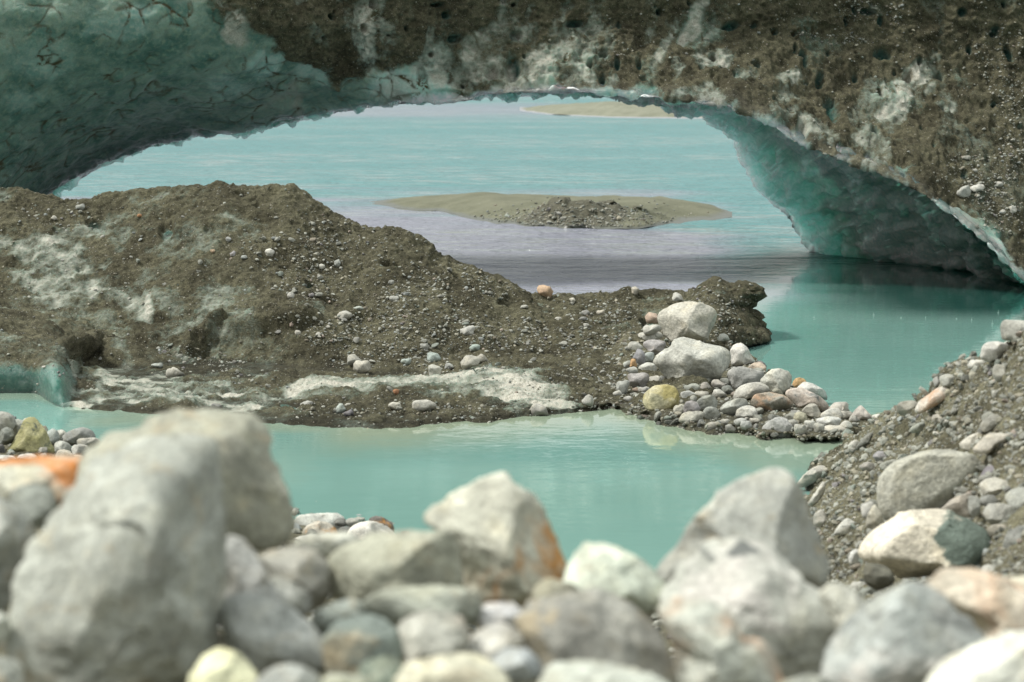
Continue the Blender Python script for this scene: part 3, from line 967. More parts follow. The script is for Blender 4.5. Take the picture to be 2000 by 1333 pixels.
# ------------------------------------------------------------------ gravel bank on the right
bx_ = np.linspace(1535, 2500, 420)
bc_y = tab(bx_, [(1535, 985), (1560, 940), (1585, 900), (1600, 885), (1640, 858), (1700, 832), (1750, 806), (1800, 775), (1870, 728), (1930, 690), (2000, 640), (2200, 520), (2500, 380)], 9)
bD_c = tab(bx_, [(1535, 16.6), (1560, 17.5), (1600, 17.9), (1750, 16.6), (1870, 15.6), (2000, 14.6), (2200, 13.4), (2500, 12.0)], 15)
bD_b = tab(bx_, [(1535, 11.6), (1750, 10.4), (2000, 9.0), (2500, 7.6)], 15)
NBk = 300
tb = np.linspace(0, 1, NBk)[:, None]
PBN = at(np.broadcast_to(bx_, (NBk, len(bx_))), 1240 + (bc_y - 1240) * tb, bD_b + (bD_c - bD_b) * tb)
cr = PBN[-1]
cr2 = cr + np.array([0, 2.6, 0])
cr2[:, 2] = -0.4
kk = np.linspace(0, 1, 24)[1:, None, None]
back = cr[None] * (1 - kk) + cr2[None] * kk
sk = PBN[0].copy()
sk = sk + np.array([0, -1.6, 0])
sk[:, 2] = -0.3
k2 = np.linspace(0, 1, 12)[:-1, None, None]
BPP = np.concatenate([sk[None] * (1 - k2) + PBN[0][None] * k2, PBN, back], 0)
# left edge drops under the water
drop = sstep(1572, 1535, bx_)[None, :]
BPP[..., 2] -= drop * 0.6
bn = grid_normals(BPP, np.array([0, 0, 1.0]))
BPP2 = BPP + bn * (0.07 * fbm(BPP * 1.3, 3, 301) + 0.035 * fbm(BPP * 5, 3, 303) + 0.012 * fbm(BPP * 18, 2, 305))[..., None]
tag(link('gravel_bank', mesh_np('gravel_bank', BPP2.reshape(-1, 3), grid_faces(*BPP.shape[:2])), M_BANK), kind='structure')
S_BANK = Surf(BPP2[11:NBk + 11], bn[11:NBk + 11])

# ------------------------------------------------------------------ near shore under the foreground boulders
gx = np.linspace(-3.2, 4.2, 190)
gy = np.linspace(0.6, 22.0, 420)
GX, GY = np.meshgrid(gx * 1.0, gy)
GX = GX * np.maximum(GY, 3.0) / 8.0 * 1.35
# distance of the shoreline along each direction
ang = GX / np.maximum(GY, 0.1) * FPX + 1000
shoreD = tab(ang.ravel(), [(-900, 22), (-100, 20.6), (60, 19.9), (190, 18.7), (330, 17.6), (470, 16.9), (570, 16.2), (680, 15.7), (780, 15.3), (1100, 13.9), (1300, 13.6), (1500, 14.2), (1700, 14.2), (3000, 14.2)]).reshape(ang.shape)
ratio = GY / shoreD
gz = np.interp(ratio.ravel(), [0, 0.28, 0.36, 0.42, 0.5, 0.6, 0.8, 0.93, 1.0, 1.1, 1.4], [1.62, 1.58, 1.5, 1.25, 0.92, 0.6, 0.25, 0.08, 0.0, -0.15, -0.5]).reshape(ratio.shape)
GP = np.stack([GX, GY, gz], -1)
GP[..., 2] += 0.035 * fbm(GP * 2.2, 3, 401) + 0.012 * fbm(GP * 9, 2, 403)
gn = grid_normals(GP, np.array([0, 0, 1.0]))
tag(link('shore_ground', mesh_np('shore_ground', GP.reshape(-1, 3), grid_faces(*GP.shape[:2])), M_BANK), kind='structure')
S_SHORE = Surf(GP[60:], gn[60:])

# ------------------------------------------------------------------ sandbar and the far bank
ix_ = np.linspace(715, 1430, 260)
if_y = tab(ix_, [(715, 397), (760, 403), (850, 414), (930, 430), (980, 441), (1100, 448), (1230, 447), (1320, 440), (1400, 430), (1430, 424)], 9)
iD_f = dwater(ix_, if_y)
i_len = tab(ix_, [(715, 0.3), (800, 4), (950, 8), (1200, 9), (1350, 6), (1415, 3), (1430, 0.3)], 15)
i_h = tab(ix_, [(715, -0.03), (745, 0.03), (850, 0.14), (950, 0.24), (1100, 0.31), (1250, 0.28), (1350, 0.17), (1410, 0.05), (1430, -0.03)], 15)
NI = 120
ti = np.linspace(0, 1.25, NI)[:, None]
ID = iD_f + i_len * ti
IZ = i_h * np.sin(np.pi * np.clip(ti / 1.15, 0, 1)) ** 0.8 - sstep(1.0, 1.25, ti) * 0.25 - 0.03 * (ti < 0.005)
IP = np.stack([(ix_ - 1000) / FPX * ID, ID, IZ], -1)
IP[..., 1] += 1.0 * fbm(IP * np.array([0.9, 0.3, 0]), 4, 511) * sstep(0.0, 0.1, i_h)
IP[..., 2] += i_h * 0.25 * fbm(IP * np.array([0.6, 0.4, 0]), 3, 513)
hx, hy = (1115 - 1000) / FPX * 46.3, 46.0
heap = np.exp(-(((IP[..., 0] - hx) / 1.15) ** 2 + ((IP[..., 1] - hy) / 1.25) ** 2) * 1.1)
heap = np.maximum(heap, 0.45 * np.exp(-(((IP[..., 0] - hx - 1.3) / 0.9) ** 2 + ((IP[..., 1] - hy - 0.3) / 0.9) ** 2)))
heap = np.clip(heap * (1 + 0.7 * fbm(IP * np.array([1.6, 1.2, 0]), 4, 517)), 0, 1.2)
IP[..., 2] += heap * 0.30 * sstep(0.0, 0.2, ti) + 0.012 * fbm(IP * 2, 3, 501)
IP[..., 2] += sstep(0.0, 0.1, ti) * heap * 0.05 * fbm(IP * 7, 3, 503)
isn = grid_normals(IP, np.array([0, 0, 1.0]))
bar_m = mesh_np('sandbar', IP.reshape(-1, 3), grid_faces(*IP.shape[:2]))
fattr(bar_m, 'heap', heap)
tag(link('sandbar', bar_m, M_SAND), kind='structure')
S_BAR = Surf(IP, isn)

fx_ = np.linspace(1015, 1560, 200)
ff_D = dwater(fx_, tab(fx_, [(1015, 217), (1080, 225), (1200, 230), (1400, 232), (1560, 234)], 9))
f_h = tab(fx_, [(1015, -0.02), (1050, 0.25), (1100, 0.55), (1180, 0.75), (1300, 0.8), (1560, 0.7)], 15)
NFB = 60
tf = np.linspace(0, 1, NFB)[:, None]
FD = ff_D + 18 * tf
FZ = f_h * np.minimum(1, np.sin(np.pi * np.clip(tf * 1.0, 0, 1)) ** 0.7 * 1.1) - 0.02 - sstep(.9, 1, tf) * .3
FP_ = np.stack([(fx_ - 1000) / FPX * FD, FD, FZ], -1)
FP_[..., 2] += 0.10 * fbm(FP_ * np.array([0.3, 0.3, 1]), 3, 601) * (f_h > 0.1)
tag(link('far_bank', mesh_np('far_bank', FP_.reshape(-1, 3), grid_faces(*FP_.shape[:2])), M_FARBANK), kind='structure')

#@@ROCKS@@
# ------------------------------------------------------------------ stones
import bmesh
_ICO = {}


def ico(level):
    if level not in _ICO:
        b = bmesh.new()
        bmesh.ops.create_icosphere(b, subdivisions=level, radius=1.0)
        b.verts.ensure_lookup_table()
        V = np.array([v.co[:] for v in b.verts])
        F = np.array([[v.index for v in f.verts] for f in b.faces])
        b.free()
        _ICO[level] = (V, F)
    return _ICO[level]


GREY = (.40, .41, .36)
LGREY = (.53, .54, .48)
WHITE = (.66, .64, .57)
CREAM = (.60, .54, .43)
TAN = (.44, .40, .30)
DGREY = (.20, .21, .19)
TEAL = (.29, .35, .31)
LAV = (.385, .385, .37)
PURPLE = (.22, .20, .23)
BROWN = (.27, .22, .16)
PINK = (.50, .40, .34)
ORANGE = (.50, .27, .11)
GREEN = (.30, .32, .25)
YELLOW = (.58, .50, .24)
BLUE = (.36, .40, .41)

_rid = [0]


def radial(poly, n=360):
    """closed outline -> centre and radius by angle (photograph pixels, y up)"""
    p = np.array(poly, float)
    q = []
    m = len(p)
    for i in range(m):
        p0, p1, p2, p3 = p[(i - 1) % m], p[i], p[(i + 1) % m], p[(i + 2) % m]
        for t_ in np.linspace(0, 1, 14, endpoint=False):
            lin = p1 * (1 - t_) + p2 * t_
            cat = 0.5 * ((2 * p1) + (-p0 + p2) * t_ + (2 * p0 - 5 * p1 + 4 * p2 - p3) * t_ ** 2 + (-p0 + 3 * p1 - 3 * p2 + p3) * t_ ** 3)
            q.append(lin * 0.45 + cat * 0.55)
    q = np.array(q)
    x, y = q[:, 0], q[:, 1]
    x2, y2 = np.roll(x, -1), np.roll(y, -1)
    cr = x * y2 - x2 * y
    A = cr.sum() / 2
    cx, cy = ((x + x2) * cr).sum() / (6 * A), ((y + y2) * cr).sum() / (6 * A)
    an = np.arctan2(-(y - cy), x - cx)
    rr = np.hypot(x - cx, y - cy)
    o = np.argsort(an)
    g = np.linspace(-math.pi, math.pi, n)
    R = np.interp(g, an[o], rr[o], period=2 * math.pi)
    ker = np.ones(7) / 7
    R = np.convolve(np.pad(R, 6, mode='wrap'), ker, mode='same')[6:-6]
    return cx, cy, g, R, abs(A)


def box_poly(x0, y0, x1, y1, rng, tilt=0.0, wob=0.07, npts=20):
    cx, cy, rx, ry = (x0 + x1) / 2, (y0 + y1) / 2, (x1 - x0) / 2, (y1 - y0) / 2
    ph = rng.uniform(0, 6.28, 5)
    am = rng.uniform(0.3, 1, 5) * wob
    e = rng.uniform(2.1, 2.8)
    pts = []
    for a in np.linspace(0, 2 * math.pi, npts, endpoint=False):
        c, s_ = math.cos(a), math.sin(a)
        r = (abs(c) ** e + abs(s_) ** e) ** (-1 / e)
        r *= 1 + am[0] * math.sin(2 * a + ph[0]) + am[1] * math.sin(3 * a + ph[1]) + 0.6 * am[2] * math.sin(5 * a + ph[2])
        pts.append((r * c * rx, r * s_ * ry))
    p = np.array(pts)
    ct, st = math.cos(tilt), math.sin(tilt)
    p = np.stack([p[:, 0] * ct - p[:, 1] * st, p[:, 0] * st + p[:, 1] * ct], -1)
    return p + np.array([cx, cy])


UP = np.array([0, SP, CP])
FW = np.array([0, CP, -SP])


def rock(name, label, shape, where, color, mat=None, cat='rock', facets=9, planes=(), sharp=0.94, hr=(0.55, 0.86), depth=0.85, group=None, tilt=0.0, rough=1.0, level=None, wob=0.07, sink=0.0, D0=None):
    _rid[0] += 1
    seed = _rid[0]
    rng = np.random.default_rng(1000 + seed)
    if len(np.array(shape).shape) == 1:
        poly = box_poly(*shape, rng, math.radians(tilt), wob)
    else:
        poly = shape
    cx, cy, g, R, A = radial(poly)
    py = np.array(poly)[:, 1]
    ybot = py.max()
    rm = math.sqrt(A / math.pi)
    if isinstance(where, Surf):
        P0, N0 = where.near(cx, ybot - 0.12 * rm)
        D = P0[1]
        dyr = float(ray(cx, cy)[1])
        D = D + 0.25 * depth * rm * D / FPX
    else:
        D = where
    C = at(cx, cy, D)
    tpar = D / float(ray(cx, cy)[1])
    sc = tpar / FPX
    if level is None:
        level = 5 if rm * 0.512 > 22 else (4 if rm * 0.512 > 8 else 3)
    V, F = ico(level)
    a, b, c = V[:, 0], V[:, 1], V[:, 2]
    rho = np.hypot(a, b)
    q = np.stack([a, b, c], -1)
    # boxier than a ball, then split by cleavage planes
    q = np.sign(q) * np.abs(q) ** 0.86
    q /= (np.linalg.norm(q, axis=1, keepdims=True) ** 0.8)
    off = rng.uniform(0, 50, 3)
    q = q * (1 + 0.10 * fbm(V * 1.1 + off, 2, seed))[:, None]
    for k in range(facets):
        n = rng.normal(size=3)
        n[1] += 0.35
        n[2] = abs(n[2]) * 1.1 + 0.25
        n /= np.linalg.norm(n)
        h = rng.uniform(*hr)
        d = q @ n - h
        q = q - n[None] * (np.maximum(d, 0) * sharp)[:, None]
    for n, h in planes:
        n = np.array(n, float) / np.linalg.norm(n)
        q = q - n[None] * (np.maximum(q @ n - h, 0) * 0.95)[:, None]
    nz = 0.035 * fbm(V * 2.2 + off, 3, seed + 5) + 0.020 * fbm(V * 6.0 + off, 3, seed + 7) + 0.012 * ridged(V * 5.0 + off, 3, seed + 9)
    if level >= 5:
        nz = nz + 0.008 * fbm(V * 18.0 + off, 3, seed + 11)
    q = q * (1 + rough * nz)[:, None]
    phi = np.arctan2(q[:, 1], q[:, 0])
    Rp = np.interp(phi, g, R, period=2 * math.pi)
    # keep the outline: scale so that the widest ring reaches it
    rq = np.hypot(q[:, 0], q[:, 1])
    nb = 48
    bins = ((phi + math.pi) / (2 * math.pi) * nb).astype(int) % nb
    mxr = np.zeros(nb)
    np.maximum.at(mxr, bins, rq)
    mxr[mxr == 0] = 1
    mc = (np.arange(nb) + 0.5) / nb * 2 * math.pi - math.pi
    sm = np.convolve(np.pad(mxr, 2, mode='wrap'), np.ones(3) / 3, mode='same')[2:-2]
    k = 1.0 / np.interp(phi, mc, sm, period=2 * math.pi)
    X = np.cos(phi) * rq * k * Rp * sc
    Y = np.sin(phi) * rq * k * Rp * sc
    Z = q[:, 2] * depth * rm * sc
    W = X[:, None] * np.array([1., 0, 0]) + Y[:, None] * UP + Z[:, None] * -FW
    base = np.array([0, 0, W[:, 2].min()])
    if group == FG:
        lum = float(np.mean(color))
        kf = 0.0 if 'cream' in label else 0.45
        color = np.array(color) * (1 - kf) + lum * np.array([0.98, 1.02, 0.97]) * kf
    me = mesh_np(name, W - base, F)
    o = link(name, me, mat or M_ROCK_MID, loc=Vector(C + base - np.array([0, 0, sink])))
    j = 1 + rng.uniform(-0.10, 0.07)
    if group != FG:
        lum = float(np.mean(color))
        kx = 0.2 if mat in (M_YELLOW, M_MOSSY, M_CREAMGREEN) else (0.25 if any(w in label for w in ('orange', 'yellow', 'peach', 'rust', 'salmon', 'purple', 'pink', 'teal')) else 0.55)
        color = np.array(color) * (1 - kx) + lum * np.array([1.03, 1.02, 0.92]) * kx
    o.color = (*(np.array(color) * j), 1)
    tag(o, label, cat, group)
    return o


def zr(ox, oy, k):
    """outlines read off an enlarged part of the photograph"""
    def f(s_):
        p = np.array(s_, float)
        if p.ndim == 1:
            return (ox + p[0] / k, oy + p[1] / k, ox + p[2] / k, oy + p[3] / k)
        return np.stack([ox + p[:, 0] / k, oy + p[:, 1] / k], -1)
    return f


# ---- foreground boulders, out of focus, piled on the near bank
FG = 'foreground boulders piled along the near bank'


def fg(label, shape, D, color, mat=None, **kw):
    kw['facets'] = kw.get('facets', 8) + 4
    kw.setdefault('rough', 1.8)
    if kw['facets'] > 5:
        kw.setdefault('hr', (0.46, 0.8))
        kw.setdefault('sharp', 0.96)
    color = np.minimum(np.array(color) * np.array([1.2, 1.22, 1.15]), 0.70)
    return rock(kw.pop('name', 'boulder'), label, shape, D, color, mat or M_ROCK, kw.pop('cat', 'boulder'), group=FG, **kw)


fg('tallest grey foreground boulder with rough sloping top, at the far left',
   [(8, 1240), (18, 1150), (50, 1060), (110, 975), (170, 898), (230, 862), (300, 846), (365, 846), (402, 862), (414, 900), (425, 1000), (430, 1100), (425, 1200), (415, 1275), (380, 1345), (200, 1390), (60, 1360), (20, 1310)],
   4.9, (.42, .43, .38), facets=4, rough=2.2, planes=[((-.5, .6, .65), .50), ((.2, -.4, .9), .55), ((.85, .05, .5), .62), ((-.55, -.35, .75), .66)])
fg('tall olive grey boulder leaning behind the tallest foreground boulder',
   [(148, 960), (152, 900), (185, 852), (245, 843), (290, 810), (360, 800), (440, 801), (495, 810), (516, 838), (535, 900), (562, 965), (578, 1022), (568, 1058), (530, 1076), (470, 1090), (300, 1160), (160, 1100)],
   5.55, (.38, .37, .28), facets=9)
fg('white boulder with bright orange rust patches at the left edge',
   [(-90, 960), (-40, 905), (60, 893), (130, 890), (162, 898), (175, 960), (140, 1010), (0, 1040), (-80, 1020)], 5.9, (.62, .55, .42), M_ORANGE)
fg('small round dark grey boulder below the orange stained one', [(18, 960), (60, 943), (98, 958), (114, 990), (95, 1025), (50, 1038), (20, 1012)], 5.6, (.26, .28, .25), facets=3)
fg('grey boulder cut by the left edge beside the tallest one', [(-130, 1000), (-30, 968), (30, 995), (58, 1040), (44, 1100), (14, 1190), (-30, 1250), (-120, 1240)], 5.25, (.36, .37, .34))
fg('pale pebble sized rock low at the left edge', (-50, 1195, 18, 1262), 4.85, LGREY, facets=3)
fg('grey rock in the bottom left corner', (-60, 1285, 45, 1380), 4.6, GREY, facets=5)
fg('egg shaped lavender grey boulder standing beside the tallest one', [(424, 1062), (450, 1045), (476, 1054), (502, 1085), (522, 1120), (550, 1175), (540, 1210), (440, 1190), (425, 1130)], 5.2, (.44, .43, .43), facets=3)
fg('smooth lavender grey boulder at the foot of the tallest one', [(428, 1180), (465, 1158), (520, 1162), (572, 1190), (612, 1225), (645, 1270), (645, 1312), (560, 1330), (480, 1320), (438, 1280), (425, 1225)], 4.95, (.37, .38, .38), facets=5)
fg('speckled brownish grey boulder under the leaning olive one', [(503, 1085), (560, 1071), (612, 1077), (642, 1108), (644, 1170), (612, 1200), (565, 1195), (525, 1145)], 5.4, (.34, .32, .28))
fg('flat pale greenish boulder near the waterside pebbles', [(568, 1062), (620, 1042), (690, 1044), (706, 1075), (650, 1100), (580, 1092)], 5.75, (.48, .47, .40))
fg('long grey boulder left of the cream and orange one', [(632, 1105), (658, 1076), (720, 1045), (800, 1037), (882, 1039), (902, 1100), (908, 1155), (868, 1180), (790, 1180), (715, 1195), (672, 1190), (640, 1165)], 5.4, (.33, .33, .28), facets=9)
fg('cream boulder with orange and black stains beside the pool',
   [(818, 1022), (850, 983), (902, 952), (962, 924), (987, 923), (1012, 948), (1052, 972), (1077, 1030), (1097, 1080), (1108, 1112), (1088, 1165), (1040, 1185), (985, 1190), (928, 1180), (898, 1120), (878, 1062), (868, 1038)],
   5.75, (.66, .61, .51), M_RUST, facets=1, hr=(0.6, 0.88), planes=[((-.25, .45, .85), .62), ((.75, .1, .65), .6)])
fg('flat sage green boulder below the long grey one', [(702, 1178), (740, 1154), (830, 1147), (902, 1149), (934, 1170), (945, 1205), (920, 1230), (840, 1235), (740, 1220)], 5.1, (.36, .38, .31), facets=5)
fg('small teal grey boulder with a faded top between darker ones', [(606, 1203), (650, 1179), (692, 1171), (724, 1195), (724, 1245), (650, 1270), (612, 1235)], 5.1, (.31, .35, .32))
fg('dark bluish green boulder, darkest of the foreground pile', [(630, 1245), (660, 1214), (712, 1203), (755, 1214), (784, 1245), (788, 1285), (752, 1325), (710, 1345), (655, 1335), (632, 1292)], 4.85, (.19, .24, .22), facets=5)
fg('pale boulder with a round peach coloured spot', [(772, 1232), (800, 1203), (852, 1193), (904, 1209), (918, 1252), (907, 1300), (860, 1315), (800, 1305), (778, 1268)], 4.85, (.50, .48, .42), M_PEACH, facets=4)
fg('small chalk white rock under the cream and orange boulder', [(925, 1203), (950, 1181), (1002, 1179), (1022, 1202), (1012, 1235), (950, 1240)], 5.15, (.60, .62, .60), facets=4)
fg('pale pinkish grey rock left of the big brown grey one', [(902, 1275), (930, 1234), (982, 1218), (1020, 1240), (1026, 1285), (980, 1315), (920, 1315)], 4.9, (.48, .45, .42), facets=4)
fg('small blue grey rock near the bottom edge', [(952, 1298), (985, 1267), (1032, 1270), (1060, 1300), (1045, 1335), (975, 1340)], 4.65, (.36, .39, .43), facets=3)
fg('wide brown grey boulder in the middle of the bottom edge', [(1008, 1212), (1035, 1178), (1100, 1163), (1172, 1161), (1222, 1178), (1262, 1208), (1294, 1240), (1314, 1290), (1325, 1360), (1100, 1380), (1040, 1310), (1012, 1255)], 4.9, (.33, .315, .28), facets=9)
fg('pale mint grey boulder right of the cream and orange one', [(1090, 1165), (1108, 1110), (1138, 1067), (1172, 1064), (1222, 1078), (1272, 1108), (1305, 1150), (1300, 1195), (1230, 1205), (1180, 1200), (1118, 1185)], 5.5, (.52, .55, .49), facets=7)
fg('tall smooth grey boulder rising against the pool', [(1280, 1125), (1318, 1075), (1358, 1010), (1408, 958), (1468, 928), (1516, 913), (1552, 928), (1578, 970), (1604, 1040), (1628, 1105), (1622, 1150), (1560, 1170), (1400, 1180), (1305, 1165)], 6.0, (.36, .36, .33), facets=7)
fg('large rounded pale boulder in front of the tall grey one', [(1280, 1185), (1300, 1148), (1340, 1098), (1392, 1058), (1452, 1054), (1514, 1074), (1562, 1118), (1602, 1158), (1642, 1188), (1664, 1230), (1645, 1295), (1600, 1330), (1510, 1340), (1400, 1310), (1310, 1250)], 5.45, (.47, .47, .42), M_VEIN, facets=8)
fg('pale greenish boulder with an ochre fleck, right of the wide brown one', [(1285, 1192), (1320, 1168), (1382, 1173), (1432, 1198), (1455, 1248), (1502, 1258), (1530, 1310), (1540, 1370), (1330, 1380), (1318, 1280)], 4.85, (.47, .48, .42), M_PEACH, facets=8)
fg('blue grey boulder with pale veins at the bottom right', [(1600, 1350), (1628, 1260), (1678, 1198), (1730, 1158), (1782, 1138), (1824, 1148), (1874, 1188), (1914, 1230), (1926, 1258), (1890, 1310), (1810, 1370), (1690, 1390)], 4.9, (.38, .41, .41), M_VEIN, facets=9)
fg('small white rock between the rounded pale boulder and the blue grey one', [(1598, 1162), (1630, 1138), (1672, 1153), (1704, 1190), (1695, 1240), (1640, 1235)], 5.35, (.56, .54, .47), facets=5)
fg('rosy cream boulder behind the veined blue grey one', [(1800, 1150), (1850, 1113), (1922, 1115), (1985, 1138), (2060, 1180), (2080, 1310), (1930, 1300), (1915, 1230), (1850, 1190)], 5.4, (.58, .52, .45), M_PEACH, facets=7)
fg('bright pale boulder filling the bottom right corner', [(1800, 1360), (1848, 1300), (1920, 1268), (2000, 1238), (2090, 1250), (2110, 1390), (1900, 1410)], 4.7, (.58, .57, .50), facets=6)
fg('small creamy yellow rock at the bottom below the lavender boulder', [(360, 1350), (385, 1293), (420, 1270), (462, 1278), (505, 1325), (510, 1370), (400, 1390)], 4.55, (.60, .58, .42), facets=4)
fg('rounded grey rock cut by the bottom edge left of centre', (488, 1304, 632, 1400), 4.5, (.36, .37, .35), facets=3)
fg('dark curved green grey rock tucked at the bottom beside the pale cream one', (700, 1284, 800, 1390), 4.6, (.25, .29, .25), facets=3, tilt=-20)
fg('pale cream speckled rock at the bottom under the peach spotted one', [(762, 1350), (790, 1299), (860, 1283), (925, 1284), (976, 1308), (1010, 1360), (940, 1400), (800, 1400)], 4.55, (.55, .53, .44), facets=4)
fg('light greenish slab leaning at the bottom under the wide brown boulder', [(1040, 1360), (1080, 1300), (1180, 1298), (1300, 1330), (1330, 1400), (1100, 1410)], 4.5, (.44, .46, .40), facets=5)
fg('dull yellow pebble at the bottom edge beside the dark green rock', (625, 1316, 720, 1390), 4.5, (.48, .48, .34), facets=3)
fg('rounded grey rock low between the pale greenish and blue grey boulders', (1515, 1318, 1640, 1420), 4.7, (.34, .35, .30), facets=4)
fg('dusky rock wedged under the cream boulder on its right', (1040, 1130, 1130, 1215), 5.35, (.30, .29, .24), facets=4)
fg('shaded grey rock low between the egg shaped and brownish boulders', (470, 1130, 600, 1230), 5.25, (.33, .33, .31), facets=4)
fg('mid grey rock behind the rosy cream boulder at the right edge', (1930, 1130, 2090, 1240), 5.9, (.50, .47, .40), facets=5)

# ---- stones at the water's edge behind the foreground
NS_ = 'stones at the edge of the near bank'
z2 = zr(400, 960, 3.3333)


def ns(label, shape, color, mat=None, D=None, **kw):
    return rock(kw.pop('name', 'stone'), label, shape, D if D else S_SHORE, color, mat or M_SMALL, kw.pop('cat', 'stone'), group=NS_, **kw)


ns('flat pale grey stone at the pool edge behind the foreground', z2([(565, 260), (600, 160), (700, 147), (850, 141), (912, 175), (910, 240), (850, 300), (600, 330)]), (.50, .53, .49), D=15.4)
ns('tan and brown lumpy stone in front of the flat pale one', z2([(630, 290), (660, 225), (730, 195), (800, 205), (850, 240), (868, 300), (760, 340)]), (.55, .49, .38), M_RUST, D=15.0)
ns('white egg shaped stone at the near pool edge', z2([(905, 330), (940, 245), (1000, 205), (1060, 193), (1130, 205), (1200, 245), (1240, 290), (1240, 380), (1000, 400)]), (.62, .60, .54), facets=2, D=14.9)
ns('dark brown speckled stone beside the white egg shaped one', z2([(1065, 185), (1110, 160), (1160, 170), (1215, 205), (1234, 245), (1225, 275), (1150, 260), (1090, 230)]), (.20, .17, .15), M_RUST, D=15.3)
ns('small dark slate stone between the flat pale and white ones', z2((845, 178, 925, 232)), DGREY, D=15.3)
ns('dark shaded stone lower between the tan and white ones', z2((868, 232, 975, 298)), DGREY, D=15.1)
ns('small grey angular stone left of the dark brown speckled one', z2((915, 175, 1005, 238)), GREY, D=15.3)
ns('tiny grey stone at the water left of the flat pale one', z2((540, 95, 575, 150)), GREY, D=15.7)
ns('tiny pale stone at the water beside the leaning olive boulder', z2((568, 115, 602, 160)), LGREY, D=15.6)
ns('pale stone half hidden under the tan lumpy one', z2((580, 280, 900, 380)), (.5, .49, .43), D=14.6)

z7 = zr(0, 680, 4.0)
ns('smooth pale grey boulder at the left edge by the water', z7([(-120, 560), (-40, 500), (40, 498), (100, 530), (122, 590), (90, 650), (0, 680), (-100, 660)]), (.42, .43, .39), M_ROCK_MID, D=18.2, facets=3, cat='boulder')
ns('round dark grey boulder beside the yellow green one', z7([(-20, 680), (10, 635), (50, 618), (95, 640), (110, 690), (95, 740), (40, 760), (0, 750)]), (.24, .26, .23), M_ROCK_MID, D=17.9, facets=4, cat='boulder')
ns('jagged yellow green lichen boulder on the left shore', z7([(45, 835), (70, 780), (100, 735), (150, 640), (188, 558), (225, 542), (265, 546), (312, 590), (362, 660), (385, 740), (425, 805), (385, 850), (260, 860), (140, 855)]), (.42, .40, .20), M_MOSSY, D=17.9, facets=10, cat='boulder')
ns('grey rock behind the yellow green boulder on its left', z7((90, 560, 215, 700)), (.34, .35, .31), M_ROCK_MID, D=18.3)
ns('blue grey rock right of the yellow green boulder', z7((350, 635, 465, 760)), (.34, .38, .36), D=18.2)
ns('small pale rock behind the dark speckled slab', z7((430, 643, 520, 712)), LGREY, D=18.5)
ns('broad dark grey speckled rock at the left waterline', z7([(455, 740), (490, 680), (560, 640), (640, 618), (710, 640), (745, 685), (740, 730), (640, 760), (520, 770)]), (.30, .32, .31), D=18.2, facets=4)
ns('tan oval cobble in front of the dark speckled rock', z7((602, 698, 775, 785)), (.46, .44, .37), D=17.8, facets=2)
ns('angular grey rock right below the yellow green boulder', z7((420, 728, 556, 840)), (.40, .41, .37), D=17.7)
ns('pale cobble below the tan oval one', z7((556, 752, 690, 850)), (.46, .46, .42), D=17.5, facets=3)
ns('white rock at the left edge above the orange stained boulder', z7((-60, 838, 132, 915)), (.60, .59, .54), D=17.2)
ns('second white rock beside it above the orange stained boulder', z7((128, 826, 292, 918)), (.62, .60, .55), D=17.2)
ns('cream chip stone above the orange patch', z7((430, 798, 566, 880)), (.55, .50, .40), D=17.2)
ns('black shaded stone at the left edge under the dark grey boulder', z7((-30, 755, 40, 850)), (.12, .12, .12), D=17.7)
ns('small grey cobble between the white rock and the cream chip', z7((310, 822, 370, 885)), GREY, D=17.3)
ns('small rounded brown cobble right of the cream chip', z7((560, 835, 650, 890)), TAN, D=17.2)

# ---- the boulder pile on the spit
BP = 'boulders and stones piled on the spit'
z6 = zr(1200, 560, 3.5714)


def bp(label, shape, color, mat=None, surf=None, **kw):
    return rock(kw.pop('name', 'boulder'), label, z6(shape), S_SPIT if (surf is None or surf < 24.3) else surf, color, mat or M_ROCK_MID, kw.pop('cat', 'boulder'), group=BP, **kw)


bp('large rounded cream boulder at the top of the pile', [(298, 230), (308, 190), (330, 165), (420, 120), (500, 102), (600, 110), (690, 150), (718, 190), (704, 250), (672, 320), (640, 378), (560, 368), (490, 352), (400, 388), (350, 340), (320, 290)], (.56, .53, .43), D0=None, surf=24.6, facets=6)
bp('biggest pale grey angular boulder in the middle of the pile', [(268, 530), (300, 470), (380, 418), (430, 362), (480, 350), (560, 368), (620, 385), (700, 405), (780, 420), (822, 460), (817, 530), (762, 600), (732, 650), (600, 685), (520, 700), (440, 715), (390, 685), (340, 620), (308, 570)], (.52, .53, .47), surf=23.1, facets=10)
bp('white angular boulder right of the biggest pale one', [(810, 440), (840, 403), (890, 393), (932, 430), (962, 490), (988, 530), (930, 562), (850, 565), (815, 530)], (.60, .58, .54), surf=23.2, facets=8)
bp('grey layered boulder below the white angular one', [(788, 600), (830, 563), (900, 557), (980, 578), (1052, 600), (1030, 680), (940, 700), (880, 715), (840, 730), (803, 655)], (.36, .37, .36), surf=22.5, facets=7)
bp('peach coloured boulder peeping over the grey layered one', [(925, 575), (970, 533), (1022, 528), (1058, 560), (1055, 620), (980, 620)], (.55, .44, .33), surf=22.9, facets=4)
bp('rounded pale grey boulder at the right shoulder of the pile', [(1012, 660), (1050, 618), (1090, 580), (1150, 571), (1222, 593), (1242, 640), (1226, 700), (1172, 750), (1110, 742), (1045, 695)], (.50, .50, .43), surf=22.3, facets=6)
bp('long pale loaf shaped boulder under the rounded pale grey one', [(826, 765), (860, 708), (920, 678), (1000, 665), (1062, 688), (1088, 730), (1000, 755), (900, 795), (833, 792)], (.50, .48, .42), surf=21.9, facets=4)
